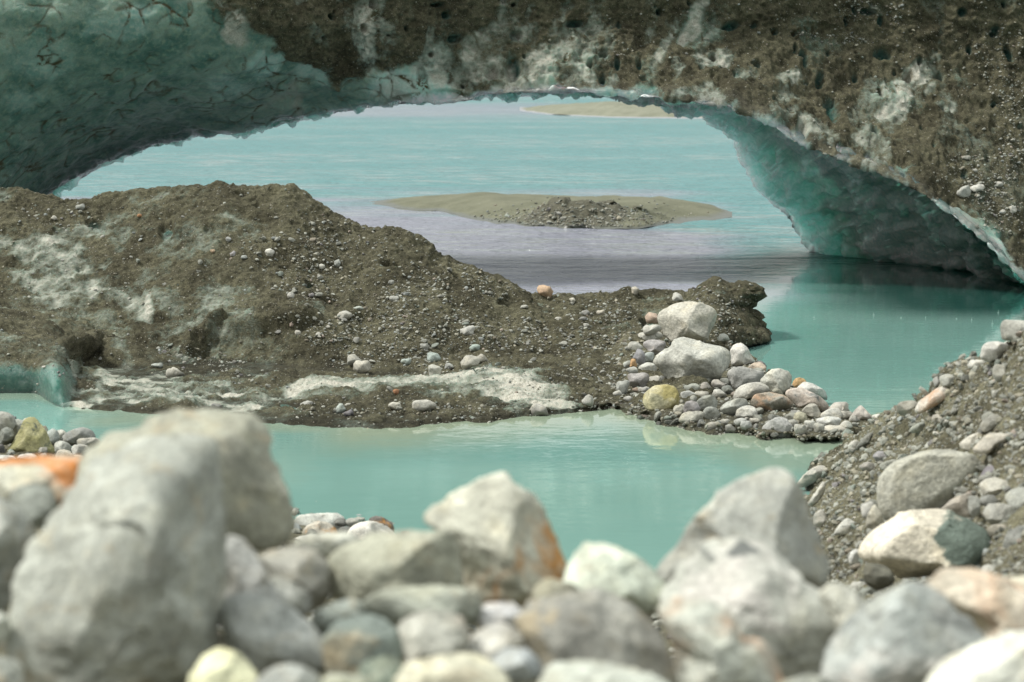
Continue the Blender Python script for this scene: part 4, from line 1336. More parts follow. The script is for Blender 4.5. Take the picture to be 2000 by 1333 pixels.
bp('grey tan slab shaped boulder at the front of the pile', [(952, 800), (985, 753), (1080, 736), (1182, 758), (1254, 800), (1244, 845), (1150, 876), (1050, 871), (980, 855)], (.38, .37, .30), M_PEACH, surf=21.2, facets=7)
bp('pink and white banded boulder on the right of the pile', [(1186, 740), (1230, 713), (1300, 703), (1382, 738), (1452, 778), (1502, 830), (1495, 880), (1450, 890), (1380, 845), (1290, 850), (1236, 800)], (.55, .46, .39), M_VEIN, surf=21.3, facets=7)
bp('white crusty boulder behind the pink banded one', [(1272, 710), (1330, 663), (1400, 683), (1472, 730), (1490, 790), (1440, 790), (1330, 740)], (.62, .62, .58), surf=21.9, facets=9)
bp('small orange rock perched behind the white crusty boulder', (1245, 636, 1336, 712), (.55, .33, .12), surf=22.2, facets=3, cat='rock', name='rock')
bp('yellow boulder standing in the water left of the pile', [(196, 800), (215, 738), (280, 693), (360, 683), (424, 700), (453, 760), (458, 820), (415, 872), (320, 885), (228, 858)], (.62, .57, .36), M_YELLOW, surf=20.75, facets=8)
bp('tan pyramid shaped boulder low on the right of the pile', [(1305, 872), (1340, 830), (1370, 816), (1412, 823), (1448, 900), (1434, 926), (1350, 910)], (.45, .42, .33), surf=20.6, facets=5)
bp('squat yellowish grey rock left of the tan pyramid', (1248, 878, 1348, 956), (.42, .40, .28), surf=20.2, facets=4, name='rock', cat='rock')
bp('big bluish grey boulder at the water in front of the pile', [(1032, 990), (1070, 943), (1140, 908), (1202, 923), (1254, 990), (1250, 1045), (1150, 1066), (1045, 1040)], (.42, .43, .43), surf=19.85, facets=8)
bp('oval speckled pale boulder left of the bluish grey one', (848, 833, 998, 930), (.50, .49, .44), surf=20.4, facets=3)
bp('blue grey speckled boulder above the oval pale one', [(732, 852), (780, 808), (860, 778), (922, 788), (938, 830), (885, 875), (820, 912), (748, 896)], (.37, .40, .36), surf=20.9, facets=6)
bp('grey wedge boulder beside the yellow one', [(568, 812), (620, 763), (692, 758), (724, 810), (704, 865), (622, 882)], (.36, .38, .34), surf=20.9, facets=7)
bp('purplish cobble between the yellow and grey wedge boulders', (482, 803, 594, 890), (.34, .32, .33), surf=20.8, facets=4, name='rock', cat='rock')
bp('flat pale rock dipping into the water in front', [(446, 944), (480, 883), (582, 868), (634, 883), (606, 940), (520, 956)], (.46, .44, .36), surf=20.3, facets=6, name='rock', cat='rock')
bp('green grey rock left of the oval pale boulder', (617, 843, 734, 930), (.36, .39, .35), surf=20.45, facets=4, name='rock', cat='rock')
bp('small grey rock at the right foot of the yellow boulder', (412, 823, 500, 890), (.38, .37, .31), surf=20.8, facets=4, name='rock', cat='rock')
bp('brownish rock at the water below the green grey one', (636, 948, 746, 1018), (.40, .38, .33), surf=19.95, facets=5, name='rock', cat='rock')

RS = [
    ((502, 679, 604, 746), (.33, .37, .32), 21.9, 'green bean shaped cobble under the biggest pale boulder'),
    ((598, 673, 672, 738), (.36, .32, .28), 21.9, 'brown cobble under the biggest pale boulder'),
    ((677, 653, 768, 724), (.40, .37, .33), 21.9, 'dusky pink cobble under the right corner of the biggest boulder'),
    ((746, 638, 818, 698), (.24, .26, .23), 22.1, 'dark green cobble wedged under the grey layered boulder'),
    ((552, 732, 660, 790), (.50, .47, .38), 21.4, 'cream flat cobble in the hollow of the pile'),
    ((686, 718, 768, 782), (.44, .43, .38), 21.4, 'light grey cobble right of the cream flat one'),
    ((458, 728, 560, 795), (.52, .53, .50), 21.3, 'white flat cobble beside the yellow boulder'),
    ((748, 693, 830, 755), (.22, .25, .22), 21.7, 'blackish green cobble left of the loaf shaped boulder'),
    ((163, 308, 334, 395), (.50, .49, .43), 24.1, 'pale oval cobble stacked below the top boulder'),
    ((198, 264, 316, 335), (.48, .47, .41), 24.4, 'rounded pale cobble on top of the left stack'),
    ((213, 366, 356, 476), (.38, .36, .36), 23.6, 'purple grey cobble at the bottom of the left stack'),
    ((220, 180, 304, 262), (.46, .34, .26), 25.0, 'salmon pink rock left of the top boulder'),
    ((402, 48, 478, 112), (.50, .50, .45), 26.2, 'pale cobble on the ridge behind the top boulder'),
    ((718, 332, 798, 382), (.48, .50, .45), 24.6, 'pale flat cobble right of the top boulder'),
    ((178, 526, 296, 630), (.50, .51, .46), 22.9, 'pale rounded cobble left of the biggest boulder'),
    ((138, 443, 214, 556), (.28, .28, .30), 23.2, 'slate purple upright cobble in the left stack'),
    ((208, 458, 278, 532), (.32, .36, .34), 23.1, 'grey teal cobble beside the slate purple one'),
    ((108, 513, 158, 570), (.52, .30, .12), 22.9, 'bright orange pebble in the left stack'),
    ((88, 603, 250, 706), (.36, .34, .33), 22.3, 'purplish grey oval cobble above the yellow boulder'),
    ((240, 623, 324, 694), (.46, .43, .36), 22.2, 'tan cobble between the purplish and biggest boulders'),
    ((312, 623, 364, 674), (.24, .25, .23), 22.3, 'dark pebble against the base of the biggest boulder'),
    ((63, 518, 118, 568), (.40, .42, .38), 22.8, 'small grey pebble left of the orange one'),
    ((88, 563, 164, 612), (.46, .47, .44), 22.6, 'small pale pebble below the orange one'),
    ((14, 655, 102, 748), (.36, .39, .36), 21.9, 'grey slanted cobble at the left of the pile'),
    ((94, 388, 194, 446), (.46, .46, .41), 23.6, 'pale flat cobble left of the purple grey one'),
    ((128, 703, 178, 740), (.28, .21, .16), 21.6, 'rust brown pebble above the yellow boulder'),
    ((172, 698, 244, 750), (.46, .45, .42), 21.6, 'light pebble touching the top of the yellow boulder'),
    ((68, 766, 128, 812), (.50, .49, .45), 21.2, 'pale pebble left of the yellow boulder'),
    ((-8, 728, 54, 772), (.50, .50, .46), 21.4, 'pale pebble at the left rim of the pile'),
    ((1448, 848, 1586, 938), (.54, .53, .48), 20.7, 'pale rock right of the tan pyramid'),
    ((1498, 808, 1646, 888), (.54, .51, .45), 21.1, 'pale pinkish rock on the crest right of the banded boulder'),
    ((1418, 903, 1576, 990), (.56, .58, .56), 20.2, 'bluish white rock at the right front of the pile'),
    ((1458, 963, 1654, 1068), (.54, .50, .40), 19.8, 'cream flat rock at the waterline on the right'),
    ((1798, 893, 1926, 938), (.56, .56, .52), 20.8, 'flat white stone at the end of the spit'),
    ((1323, 933, 1406, 1000), (.50, .51, .46), 20.1, 'small pale rock below the tan pyramid'),
    ((1258, 958, 1336, 1040), (.48, .48, .42), 19.95, 'pale rock right of the big bluish boulder'),
    ((1388, 953, 1466, 1020), (.40, .40, .34), 19.95, 'greyish rock left of the cream flat one'),
    ((838, 918, 924, 975), (.46, .48, .46), 20.15, 'small bluish pebble below the oval pale boulder'),
    ((878, 938, 960, 1000), (.38, .40, .39), 19.95, 'grey pebble left of the big bluish boulder'),
    ((942, 918, 1014, 960), (.48, .44, .36), 20.2, 'sandy flat pebble above the grey one'),
    ((1673, 958, 1796, 1036), (.38, .36, .27), 20.0, 'olive rock near the end of the spit'),
    ((1838, 928, 1936, 964), (.46, .46, .40), 20.5, 'thin pale stone below the flat white one'),
    ((576, 933, 630, 985), (.22, .24, .24), 20.0, 'black pebble beside the flat pale rock'),
    ((768, 963, 844, 1020), (.38, .38, .33), 19.85, 'olive grey pebble at the waterline'),
    ((1578, 938, 1656, 996), (.50, .49, .43), 20.1, 'small pale rock above the cream flat one'),
    ((1538, 868, 1664, 930), (.50, .48, .42), 20.7, 'mid pale rock between the pinkish and bluish white ones'),
    ((1888, 948, 1960, 992), (.48, .47, .42), 20.2, 'little pale stone where the spit meets the gravel bank'),
    ((1640, 900, 1700, 950), (.42, .40, .36), 20.7, 'small dull stone left of the pointed rock'),
    ((820, 730, 870, 775), (.36, .28, .22), 21.5, 'reddish pebble at the foot of the loaf shaped boulder'),
    ((735, 925, 800, 965), (.44, .42, .36), 20.2, 'tan pebble between the oval boulder and brownish rock'),
]
for sh, colr, dd_, lab in RS:
    cat = 'pebble' if 'pebble' in lab else ('cobble' if 'cobble' in lab else ('stone' if 'stone' in lab else 'rock'))
    bp(lab, sh, colr, M_SMALL, surf=dd_, facets=11, wob=0.13, hr=(0.5, 0.85), name=cat, cat=cat, tilt=0)
bp('pointed pinkish rock near the end of the spit', [(1655, 900), (1690, 850), (1722, 828), (1755, 860), (1794, 905), (1785, 935), (1690, 935)], (.46, .42, .38), M_SMALL, surf=21.0, facets=6, name='rock', cat='rock')
bp('orange brown rock breaking the pool surface alone', [(596, 1060), (620, 1040), (660, 1030), (706, 1048), (702, 1080), (640, 1086)], (.42, .30, .17), M_SMALL, surf=19.55, facets=4, name='rock', cat='rock', depth=0.6)

# ---- stones lying on the mound
FG = 'foreground boulders piled along the near bank'
SM = 'larger stones lying on the ice mound'
z5 = zr(600, 400, 2.855)
z4 = zr(0, 350, 2.855)
MS = [
    (z5, (258, 868, 350, 942), (.48, .45, .36), 'smooth tan egg stone on the mound above the white ice'),
    (z5, (220, 838, 298, 902), (.46, .46, .40), 'pale grey stone leaning on the smooth tan egg'),
    (z5, (665, 825, 742, 886), (.36, .44, .41), 'teal grey stone above the white ice strip'),
    (z5, (672, 896, 748, 968), (.46, .46, .40), 'upright pale stone below the teal grey one'),
    (z5, (860, 842, 956, 914), (.46, .44, .36), 'rounded tan stone, larger of a touching pair'),
    (z5, (935, 838, 998, 890), (.42, .39, .31), 'tan stone, smaller of a touching pair'),
    (z5, (862, 680, 934, 728), (.52, .52, .48), 'whitish slanted stone halfway up the mound'),
    (z5, (632, 774, 680, 812), (.38, .39, .36), 'grey stone above the teal grey one'),
    (z5, (904, 780, 966, 816), (.34, .43, .39), 'flat teal stone right of centre on the mound'),
    (z5, (524, 858, 580, 894), (.36, .43, .40), 'flat bluish stone left of the teal grey one'),
    (z5, (764, 886, 814, 918), (.40, .43, .41), 'small bluish stone between the upright stone and the tan pair'),
    (z5, (584, 1086, 712, 1154), (.52, .50, .43), 'flat white stone on the muddy beach of the mound'),
    (z5, (458, 1100, 524, 1146), (.44, .42, .34), 'tan stone left of the flat white one'),
    (z5, (160, 1112, 210, 1168), (.40, .46, .42), 'pale teal stone on the muddy beach'),
    (z5, (208, 1146, 258, 1186), (.20, .19, .21), 'dark purple stone beside the pale teal one'),
    (z5, (1232, 1116, 1346, 1190), (.48, .46, .41), 'pale squarish stone standing in the water by the mound'),
    (z5, (1534, 1066, 1600, 1124), (.44, .44, .40), 'pale stone on the beach right of the white ice'),
    (z5, (1290, 448, 1362, 522), (.54, .36, .22), 'orange brown stone perched on the ridge of the mound'),
    (z5, (478, 1030, 514, 1058), (.42, .18, .07), 'rust red pebble under the white ice strip'),
    (z5, (818, 1092, 852, 1116), (.58, .50, .16), 'yellow pebble right of the flat white stone'),
    (z5, (256, 740, 292, 772), (.40, .40, .36), 'grey round stone above the smooth tan egg'),
    (z5, (165, 594, 246, 644), (.50, .48, .42), 'pale slanted stone at the head of a gravel streak'),
    (z5, (260, 566, 310, 592), (.38, .46, .40), 'pale green flat stone above a gravel streak'),
    (z5, (452, 422, 486, 448), (.42, .43, .40), 'grey stone under a shaded hollow near the ridge'),
    (z5, (456, 510, 512, 540), (.40, .41, .37), 'flat grey stone in the middle of the mound'),
    (z5, (1462, 520, 1494, 550), (.48, .45, .36), 'squarish tan stone below the ridge'),
    (z5, (1806, 460, 1850, 502), (.50, .46, .38), 'cream stone standing on the ridge right of the orange one'),
    (z5, (1614, 588, 1658, 616), (.48, .44, .36), 'cream chip left of the salmon rock'),
    (z5, (1380, 626, 1422, 648), (.52, .51, .45), 'thin white stone in the middle right of the mound'),
    (z5, (1532, 588, 1572, 620), (.34, .34, .33), 'grey stone in a cluster below the ridge'),
    (z5, (1518, 626, 1562, 648), (.24, .25, .25), 'dark flat stone under the cluster below the ridge'),
    (z5, (1540, 662, 1572, 684), (.50, .49, .44), 'small white stone below the cluster'),
    (z5, (148, 320, 184, 344), (.38, .42, .39), 'small bluish stone high on the left of the slope'),
    (z5, (58, 336, 98, 362), (.44, .43, .37), 'pale stone left of the small bluish one'),
    (z4, (1476, 390, 1530, 434), (.52, .51, .46), 'white boulder like stone high on the mound'),
    (z4, (916, 1060, 1020, 1108), (.52, .49, .40), 'large flat cream stone on the lower left of the mound'),
    (z4, (858, 1024, 906, 1058), (.40, .47, .44), 'blue grey stone left of the large flat cream one'),
    (z4, (288, 204, 316, 232), (.44, .42, .36), 'pale pebble near the left end of the ridge'),
    (z4, (1172, 392, 1198, 414), (.52, .36, .22), 'peach pebble high in the middle of the mound'),
    (z4, (1284, 404, 1316, 432), (.30, .29, .31), 'purple grey stone right of the peach pebble'),
    (z4, (1344, 424, 1378, 450), (.36, .39, .37), 'bluish pebble below the purple grey stone'),
    (z4, (1256, 324, 1290, 350), (.34, .35, .34), 'grey pebble above the purple grey stone'),
    (z4, (1602, 632, 1640, 668), (.46, .44, .40), 'pale pebble below the dark ice hole'),
    (z4, (1862, 452, 1898, 488), (.38, .42, .40), 'bluish stone near the right shoulder of the mound'),
    (z4, (1772, 476, 1812, 502), (.50, .50, .44), 'white chip left of the bluish shoulder stone'),
    (z4, (1644, 844, 1678, 870), (.46, .43, .36), 'tan pebble at the left end of a gravel streak'),
    (z4, (1612, 798, 1640, 826), (.44, .33, .27), 'pinkish pebble at the left end of a gravel streak'),
    (z4, (234, 1040, 258, 1060), (.50, .49, .44), 'white pebble above the bare teal ice'),
    (z4, (1172, 1254, 1236, 1282), (.22, .23, .22), 'dark flat stone on the white ice beach'),
    (z4, (1680, 1238, 1742, 1278), (.44, .44, .40), 'grey slanted stone beside the dark teal hole'),
    (z4, (422, 140, 474, 174), (.30, .33, .31), 'dark stone on the ridge at the left dip'),
    (z4, (760, 196, 794, 214), (.46, .22, .08), 'orange pebble below the ridge on the left'),
]
for zf, sh, colr, lab in MS:
    cat = 'pebble' if 'pebble' in lab else 'stone'
    rock(cat, lab, zf(sh), S_MOUND, colr, M_SMALL, cat, facets=10, group=SM, wob=0.13, tilt=random.Random(lab).uniform(-6, 6))

# ---- stones lying on the right foot of the arch
z3 = zr(1300, 0, 2.855)
AS = 'stones lying on the arch'
for sh, colr, lab in [
    ([(1622, 1085), (1650, 1045), (1690, 1035), (1702, 1070), (1695, 1095), (1650, 1103)], (.48, .50, .46), 'pale grey stone lying on the dirt of the arch at the right'),
    ([(1695, 1045), (1740, 1030), (1778, 1030), (1770, 1060), (1720, 1072)], (.60, .58, .53), 'white angular stone beside the pale grey one on the arch'),
    ((1838, 1013, 1880, 1044), (.52, .51, .46), 'small white stone right of the angular one on the arch'),
    ((1912, 1148, 1958, 1190), (.54, .54, .48), 'round white stone near the right edge of the arch'),
    ((1866, 1170, 1896, 1196), (.50, .50, .45), 'little pale stone left of the round white one on the arch'),
    ((1654, 868, 1702, 894), (.40, .39, .33), 'flat grey stone at the top of the gravel patch on the arch'),
    ((1712, 942, 1740, 964), (.48, .47, .42), 'tiny pale stone in the gravel patch on the arch')]:
    rock('stone', lab, z3(sh), S_ARCH, colr, M_SMALL, 'stone', facets=4, group=AS)

# ---- rocks on the gravel bank at the right
GB = 'rocks on the gravel bank'
zb = zr(1250, 880, 2.6667)
zc = zr(1540, 600, 3.3333)


def gb(label, shape, color, mat=None, z=zb, **kw):
    return rock(kw.pop('name', 'rock'), label, z(shape), kw.pop('D', S_BANK), color, mat or M_SMALL, kw.pop('cat', 'rock'), group=GB, **kw)


gb('biggest smooth round grey boulder on the gravel bank', [(1228, 200), (1258, 130), (1328, 60), (1420, 18), (1520, -7), (1650, -2), (1740, 20), (1792, 80), (1774, 140), (1768, 200), (1742, 260), (1650, 330), (1540, 380), (1400, 400), (1300, 390), (1240, 310)], (.44, .44, .35), M_ROCK_MID, facets=2, name='boulder', cat='boulder', D=12.9)
gb('bright cream boulder with a dark green end on the gravel bank', [(1142, 530), (1200, 448), (1300, 368), (1400, 318), (1522, 310), (1622, 316), (1724, 360), (1824, 420), (1886, 500), (1875, 575), (1800, 630), (1650, 660), (1500, 670), (1380, 680), (1260, 630), (1158, 575)], (.72, .66, .53), M_CREAMGREEN, facets=9, name='boulder', cat='boulder', D=11.3)
gb('dark mossy lump under the left end of the bright cream boulder', (1165, 590, 1320, 730), (.15, .15, .10), M_SMALL, D=11.05, facets=9, wob=0.14)
gb('pinkish wedge rock between the two big bank boulders', [(1555, 320), (1640, 248), (1722, 220), (1740, 280), (1705, 350), (1600, 345)], (.46, .41, .34), facets=6, D=12.0)
gb('grey rock right of the pinkish wedge', (1690, 238, 1775, 350), (.40, .41, .37), facets=4, D=12.0)
gb('cream rounded rock right of the smooth round boulder', [(1768, 180), (1800, 150), (1860, 142), (1920, 165), (1938, 215), (1900, 255), (1830, 265), (1785, 235)], (.54, .51, .42), facets=4, D=12.2)
gb('large cream rock at the right edge of the bank', [(1888, 130), (1920, 70), (1990, 40), (2060, 60), (2080, 160), (1990, 200), (1915, 195)], (.56, .52, .42), M_ROCK_MID, facets=6, D=12.5)
gb('purple slate rock between cream rocks on the bank', [(1765, 150), (1800, 90), (1850, 58), (1900, 65), (1905, 110), (1870, 155), (1810, 165)], (.27, .25, .28), facets=5, D=12.7)
gb('grey green rock at the right edge above the dark one', [(1900, 250), (1940, 205), (2010, 190), (2070, 220), (2070, 330), (1960, 330)], (.42, .45, .40), facets=5, D=11.7)
gb('lumpy light grey rock right of the green end of the cream boulder', [(1788, 330), (1820, 282), (1880, 275), (1940, 290), (1956, 345), (1910, 392), (1830, 390)], (.46, .46, .41), facets=7, D=11.6)
gb('brown flat rock under the lumpy light grey one', (1813, 383, 1956, 460), (.38, .33, .24), facets=4, D=11.4)
gb('dark grey rock at the right edge of the bank', [(1893, 500), (1910, 440), (1960, 400), (2050, 390), (2090, 500), (2040, 600), (1950, 600), (1905, 560)], (.28, .30, .28), M_ROCK_MID, facets=6, D=11.0)
gb('small dark cobble under the cream rounded rock', (1768, 233, 1862, 295), (.30, .31, .29), facets=3, D=12.0)
gb('pale cobble below the green end of the cream boulder', (1772, 598, 1866, 672), (.50, .49, .43), facets=4, D=10.8)
gb('rounded pale cobble right of it below the dark grey rock', (1846, 583, 1976, 702), (.50, .49, .43), facets=4, D=10.75)
gb('whitish triangular rock left of the big bank boulders', [(1008, 440), (1040, 385), (1080, 353), (1120, 375), (1136, 410), (1100, 440)], (.50, .50, .45), facets=5)
gb('tan upright rock at the left foot of the round boulder', [(1178, 400), (1190, 330), (1220, 280), (1255, 320), (1275, 380), (1240, 415)], (.44, .41, .30), facets=5, D=12.2)
gb('grey upright rock left of the tan upright one', (1155, 268, 1222, 360), (.46, .46, .43), facets=4, D=12.5)
gb('long pale rock at the lower left rim of the bank by the pool', [(812, 190), (850, 130), (905, 88), (950, 78), (985, 100), (930, 150), (870, 190)], (.52, .50, .43), facets=5)
gb('white slim rock on the bank behind the tall grey boulder', [(872, 280), (920, 210), (955, 160), (972, 190), (950, 240), (905, 290)], (.54, .52, .46), facets=4)
gb('bluish white cobble left of the bright cream boulder', (1088, 518, 1152, 606), (.52, .53, .52), facets=3)
gb('flat pale stone low on the bank by the blurred boulders', (1095, 685, 1195, 745), (.48, .48, .42), facets=4)
gb('dark green pebble beside the flat pale stone', (1150, 715, 1240, 775), (.24, .28, .24), facets=4)
gb('beige rock left of the whitish triangular one', (905, 315, 975, 400), (.46, .43, .36), facets=5)
gb('peach pebble at the right below the rounded pale cobble', (1962, 650, 2030, 695), (.52, .38, .26), facets=3, D=10.6)
gb('split cream rock on the slope above the round boulder, left half', [(1112, 895), (1160, 850), (1205, 828), (1282, 803), (1290, 840), (1240, 890), (1195, 940), (1140, 930)], (.60, .55, .45), z=zc, facets=6)
gb('split cream rock on the slope above the round boulder, right half', [(1195, 935), (1240, 880), (1300, 825), (1370, 822), (1445, 828), (1442, 880), (1340, 932), (1255, 960)], (.56, .50, .40), z=zc, facets=6)
gb('white rock on the crest of the gravel bank', [(1248, 330), (1262, 260), (1300, 228), (1370, 224), (1435, 245), (1444, 290), (1380, 325), (1300, 360)], (.62, .61, .57), z=zc, facets=6)
gb('grey angular slab on the crest at the right edge', [(1385, 150), (1392, 100), (1420, 82), (1600, 95), (1650, 160), (1560, 220), (1400, 215)], (.40, .40, .35), M_ROCK_MID, z=zc, facets=9)
gb('pale flat rock left of the white crest rock', (1172, 345, 1290, 410), (.52, .51, .46), z=zc, facets=4)
gb('small grey rounded rock on the crest halfway down', (985, 438, 1086, 522), (.42, .43, .38), z=zc, facets=3)
gb('long pale rock with an orange stain on the crest', [(822, 675), (860, 608), (960, 538), (1040, 493), (1092, 528), (1064, 592), (955, 645), (852, 700)], (.56, .55, .50), M_PEACH, z=zc, facets=6)
gb('orange stone under the long pale crest rock', (880, 615, 950, 655), (.52, .27, .12), z=zc, facets=3)
gb('dark tan rock at the lower end of the crest', (705, 608, 856, 712), (.36, .34, .27), z=zc, facets=5)
gb('pale upright rock on the upper slope', (1328, 372, 1426, 488), (.44, .43, .36), z=zc, facets=4)
gb('small white rock at the left foot of the crest', [(385, 935), (400, 885), (440, 865), (462, 880), (450, 920), (410, 950)], (.56, .54, .48), z=zc, facets=4)
gb('dark flat slab leaning beside the small white rock', [(432, 925), (470, 870), (530, 818), (552, 828), (520, 880), (455, 935)], (.22, .23, .20), z=zc, facets=5)
gb('flat grey rock in the middle of the upper slope', (1245, 712, 1400, 805), (.40, .39, .33), z=zc, facets=5, tilt=-25)
gb('small purple stone left of the smooth round boulder', (560, 940, 660, 1010), (.32, .31, .32), z=zc, facets=4)
gb('pinkish grey stone left of the smooth round boulder, lower', (470, 1010, 560, 1080), (.44, .42, .38), z=zc, facets=4)
gb('small white stone near the top of the slope', (1455, 335, 1495, 372), (.54, .53, .49), z=zc, facets=3)
gb('pale green stone under the crest of the bank', (790, 760, 900, 815), (.36, .42, .36), z=zc, facets=4, tilt=-20)
gb('beige stone below the dark tan crest rock', (935, 700, 1000, 760), (.50, .45, .36), z=zc, facets=4)
gb('round grey stone in the gravel of the upper slope', (1325, 540, 1385, 605), (.44, .44, .38), z=zc, facets=3)

# ------------------------------------------------------------------ pebbles: individuals, then the uncountable gravel
PEB = []
for k in range(14):
    rg = np.random.default_rng(700 + k)
    V, F = ico(3)
    q = np.sign(V) * np.abs(V) ** 0.85
    for _ in range(9):
        n_ = rg.normal(size=3)
        n_ /= np.linalg.norm(n_)
        q = q - n_[None] * (np.maximum(q @ n_ - rg.uniform(0.6, 0.85), 0) * 0.9)[:, None]
    q = q * (1 + 0.08 * fbm(V * 2 + k * 7, 3, k))[:, None] * np.array([1.0, rg.uniform(0.6, 0.95), rg.uniform(0.42, 0.7)])
    PEB.append(mesh_np('pebble', q, F))
    PEB[-1].materials.append(M_SMALL)
PAL = np.array([GREY, LGREY, (.42, .43, .38), TEAL, LAV, (.5, .5, .45), TAN, DGREY, PURPLE, (.40, .38, .30), (.30, .31, .27), BROWN, WHITE, PINK, BLUE])
PALW = np.array([5, 4, 5, 3, 2, 3, 2.5, 3, 1, 3, 4, 1, 1, .6, 2])
PALW = PALW / PALW.sum()
GPW = np.array([5, 2, 6, 2, .4, 2, 4, 4, .5, 5, 5, 2, .5, .5, .4])
GPW = GPW / GPW.sum()


def pick(surf, n, rng, region, weight=None):
    """surface points inside photograph pixel bounds (x0, y0, x1, y1), weighted, even per picture area"""
    x0, y0, x1, y1 = region
    m = np.where((surf.x > x0) & (surf.x < x1) & (surf.y > y0) & (surf.y < y1))[0]
    w = np.ones(len(m)) if weight is None else weight(surf.x[m], surf.y[m], surf.P[m])
    # areas where vertices crowd in the picture would be oversampled: thin by local density in 6 px cells
    cell = (surf.x[m] // 6).astype(int) * 5000 + (surf.y[m] // 6).astype(int)
    _, inv, cnt = np.unique(cell, return_inverse=True, return_counts=True)
    w = w / cnt[inv]
    return rng.choice(m, size=min(n, int((w > 0).sum())), replace=False, p=w / w.sum())


def pebbles(surf, n, rng, region, size, label, group, weight=None, pal=PALW, sink=0.15):
    for i in pick(surf, n, rng, region, weight):
        r = rng.uniform(*size) * surf.P[i][1] / FPX * 0.5
        o = bpy.data.objects.new('pebble', PEB[rng.integers(len(PEB))])
        COL.objects.link(o)
        o.scale = (r, r * rng.uniform(0.8, 1.1), r * rng.uniform(0.8, 1.1))
        o.rotation_euler = (rng.uniform(-.5, .5), rng.uniform(-.5, .5), rng.uniform(0, 6.28))
        o.location = Vector(surf.P[i] + surf.N[i] * r * (0.45 - sink))
        o.color = (*((PAL[rng.choice(len(PAL), p=pal)] * 0.6 + 0.4 * np.array([.38, .38, .33])) * rng.uniform(0.8, 1.12)), 1)
        tag(o, label, 'pebble', group)


def scatter(name, surf, n, rng, region, size, weight=None, pal=PALW, tilt=0.6, lift=0.15, power=2.5, label=None):
    """one mesh of many little stones"""
    V, F = ico(1)
    idx = pick(surf, n, rng, region, weight)
    n = len(idx)
    base = []
    for k in range(12):
        rg = np.random.default_rng(900 + k)
        q = V.copy()
        for _ in range(6):
            n_ = rg.normal(size=3)
            n_ /= np.linalg.norm(n_)
            q = q - n_[None] * (np.maximum(q @ n_ - rg.uniform(0.5, 0.85), 0) * 0.95)[:, None]
        base.append(q * np.array([1.0, rg.uniform(0.6, 0.95), rg.uniform(0.45, 0.75)]) * (1 + rg.uniform(-.1, .1, (len(V), 1))))
    base = np.array(base)
    B = base[rng.integers(0, 12, n)]
    r = (size[0] + (size[1] - size[0]) * rng.uniform(0, 1, n) ** power) * surf.P[idx][:, 1] / FPX * 0.5
    a, b_, c_ = rng.uniform(0, 6.28, n), rng.uniform(-tilt, tilt, n), rng.uniform(-tilt, tilt, n)
    def rz(a):
        z = np.zeros_like(a)
        o = np.ones_like(a)
        return np.stack([np.stack([np.cos(a), -np.sin(a), z], -1), np.stack([np.sin(a), np.cos(a), z], -1), np.stack([z, z, o], -1)], -2)
    def rx(a):
        z = np.zeros_like(a)
        o = np.ones_like(a)
        return np.stack([np.stack([o, z, z], -1), np.stack([z, np.cos(a), -np.sin(a)], -1), np.stack([z, np.sin(a), np.cos(a)], -1)], -2)
    def ry(a):
        z = np.zeros_like(a)
        o = np.ones_like(a)
        return np.stack([np.stack([np.cos(a), z, np.sin(a)], -1), np.stack([z, o, z], -1), np.stack([-np.sin(a), z, np.cos(a)], -1)], -2)
    Rm = rx(b_) @ ry(c_) @ rz(a)
    W = np.einsum('nij,nkj->nki', Rm, B) * r[:, None, None] + (surf.P[idx] + surf.N[idx] * (r * lift)[:, None])[:, None, :]
    FF = F[None] + (np.arange(n) * len(V))[:, None, None]
    me = mesh_np(name, W.reshape(-1, 3), FF.reshape(-1, 3))
    me.polygons.foreach_set('use_smooth', np.zeros(len(me.polygons), bool))
    col = (PAL[rng.choice(len(PAL), size=n, p=pal)] * 0.65 + 0.35 * np.array([.34, .34, .28])) * rng.uniform(0.5, 0.95, (n, 1))
    cattr(me, 'Col', np.repeat(col, len(V), 0))
    return tag(link(name, me, M_PEBBLES), kind='stuff')


rg = np.random.default_rng(5)
GRAVEL_M = [(650, 625, 60, 16), (640, 645, 40, 14), (700, 640, 50, 24), (360, 705, 60, 20), (420, 725, 60, 16), (330, 690, 40, 14), (460, 745, 50, 12), (700, 690, 60, 26), (780, 620, 60, 30),
            (800, 680, 70, 40), (760, 590, 50, 30), (900, 650, 70, 50), (880, 720, 80, 24), (1000, 660, 90, 40), (1150, 680, 90, 50), (1200, 720, 60, 50), (1180, 610, 60, 24), (600, 540, 70, 50, 0, .8),
            (640, 470, 60, 40, 0, .6), (830, 560, 60, 40, 0, .6), (940, 560, 60, 24, 0, .7), (1220, 780, 40, 24), (1380, 590, 40, 24, 0, .8), (1420, 610, 40, 26, 0, .9), (700, 800, 90, 16, 0, .8), (900, 805, 120, 14, 0, .8),
            (640, 810, 60, 16, 0, .8), (540, 480, 60, 40, 0, .5), (1080, 740, 60, 20, 0, .6), (100, 430, 90, 30, 0, .35), (560, 730, 40, 16, 0, .6), (520, 760, 40, 12, 0, .5), (1400, 650, 30, 20)]


def w_mound(x, y, P):
    g = blobs(x, y, GRAVEL_M, 20, P, 4)
    return 0.05 + g * 1.0 + 0.16 * sstep(500, 700, x)


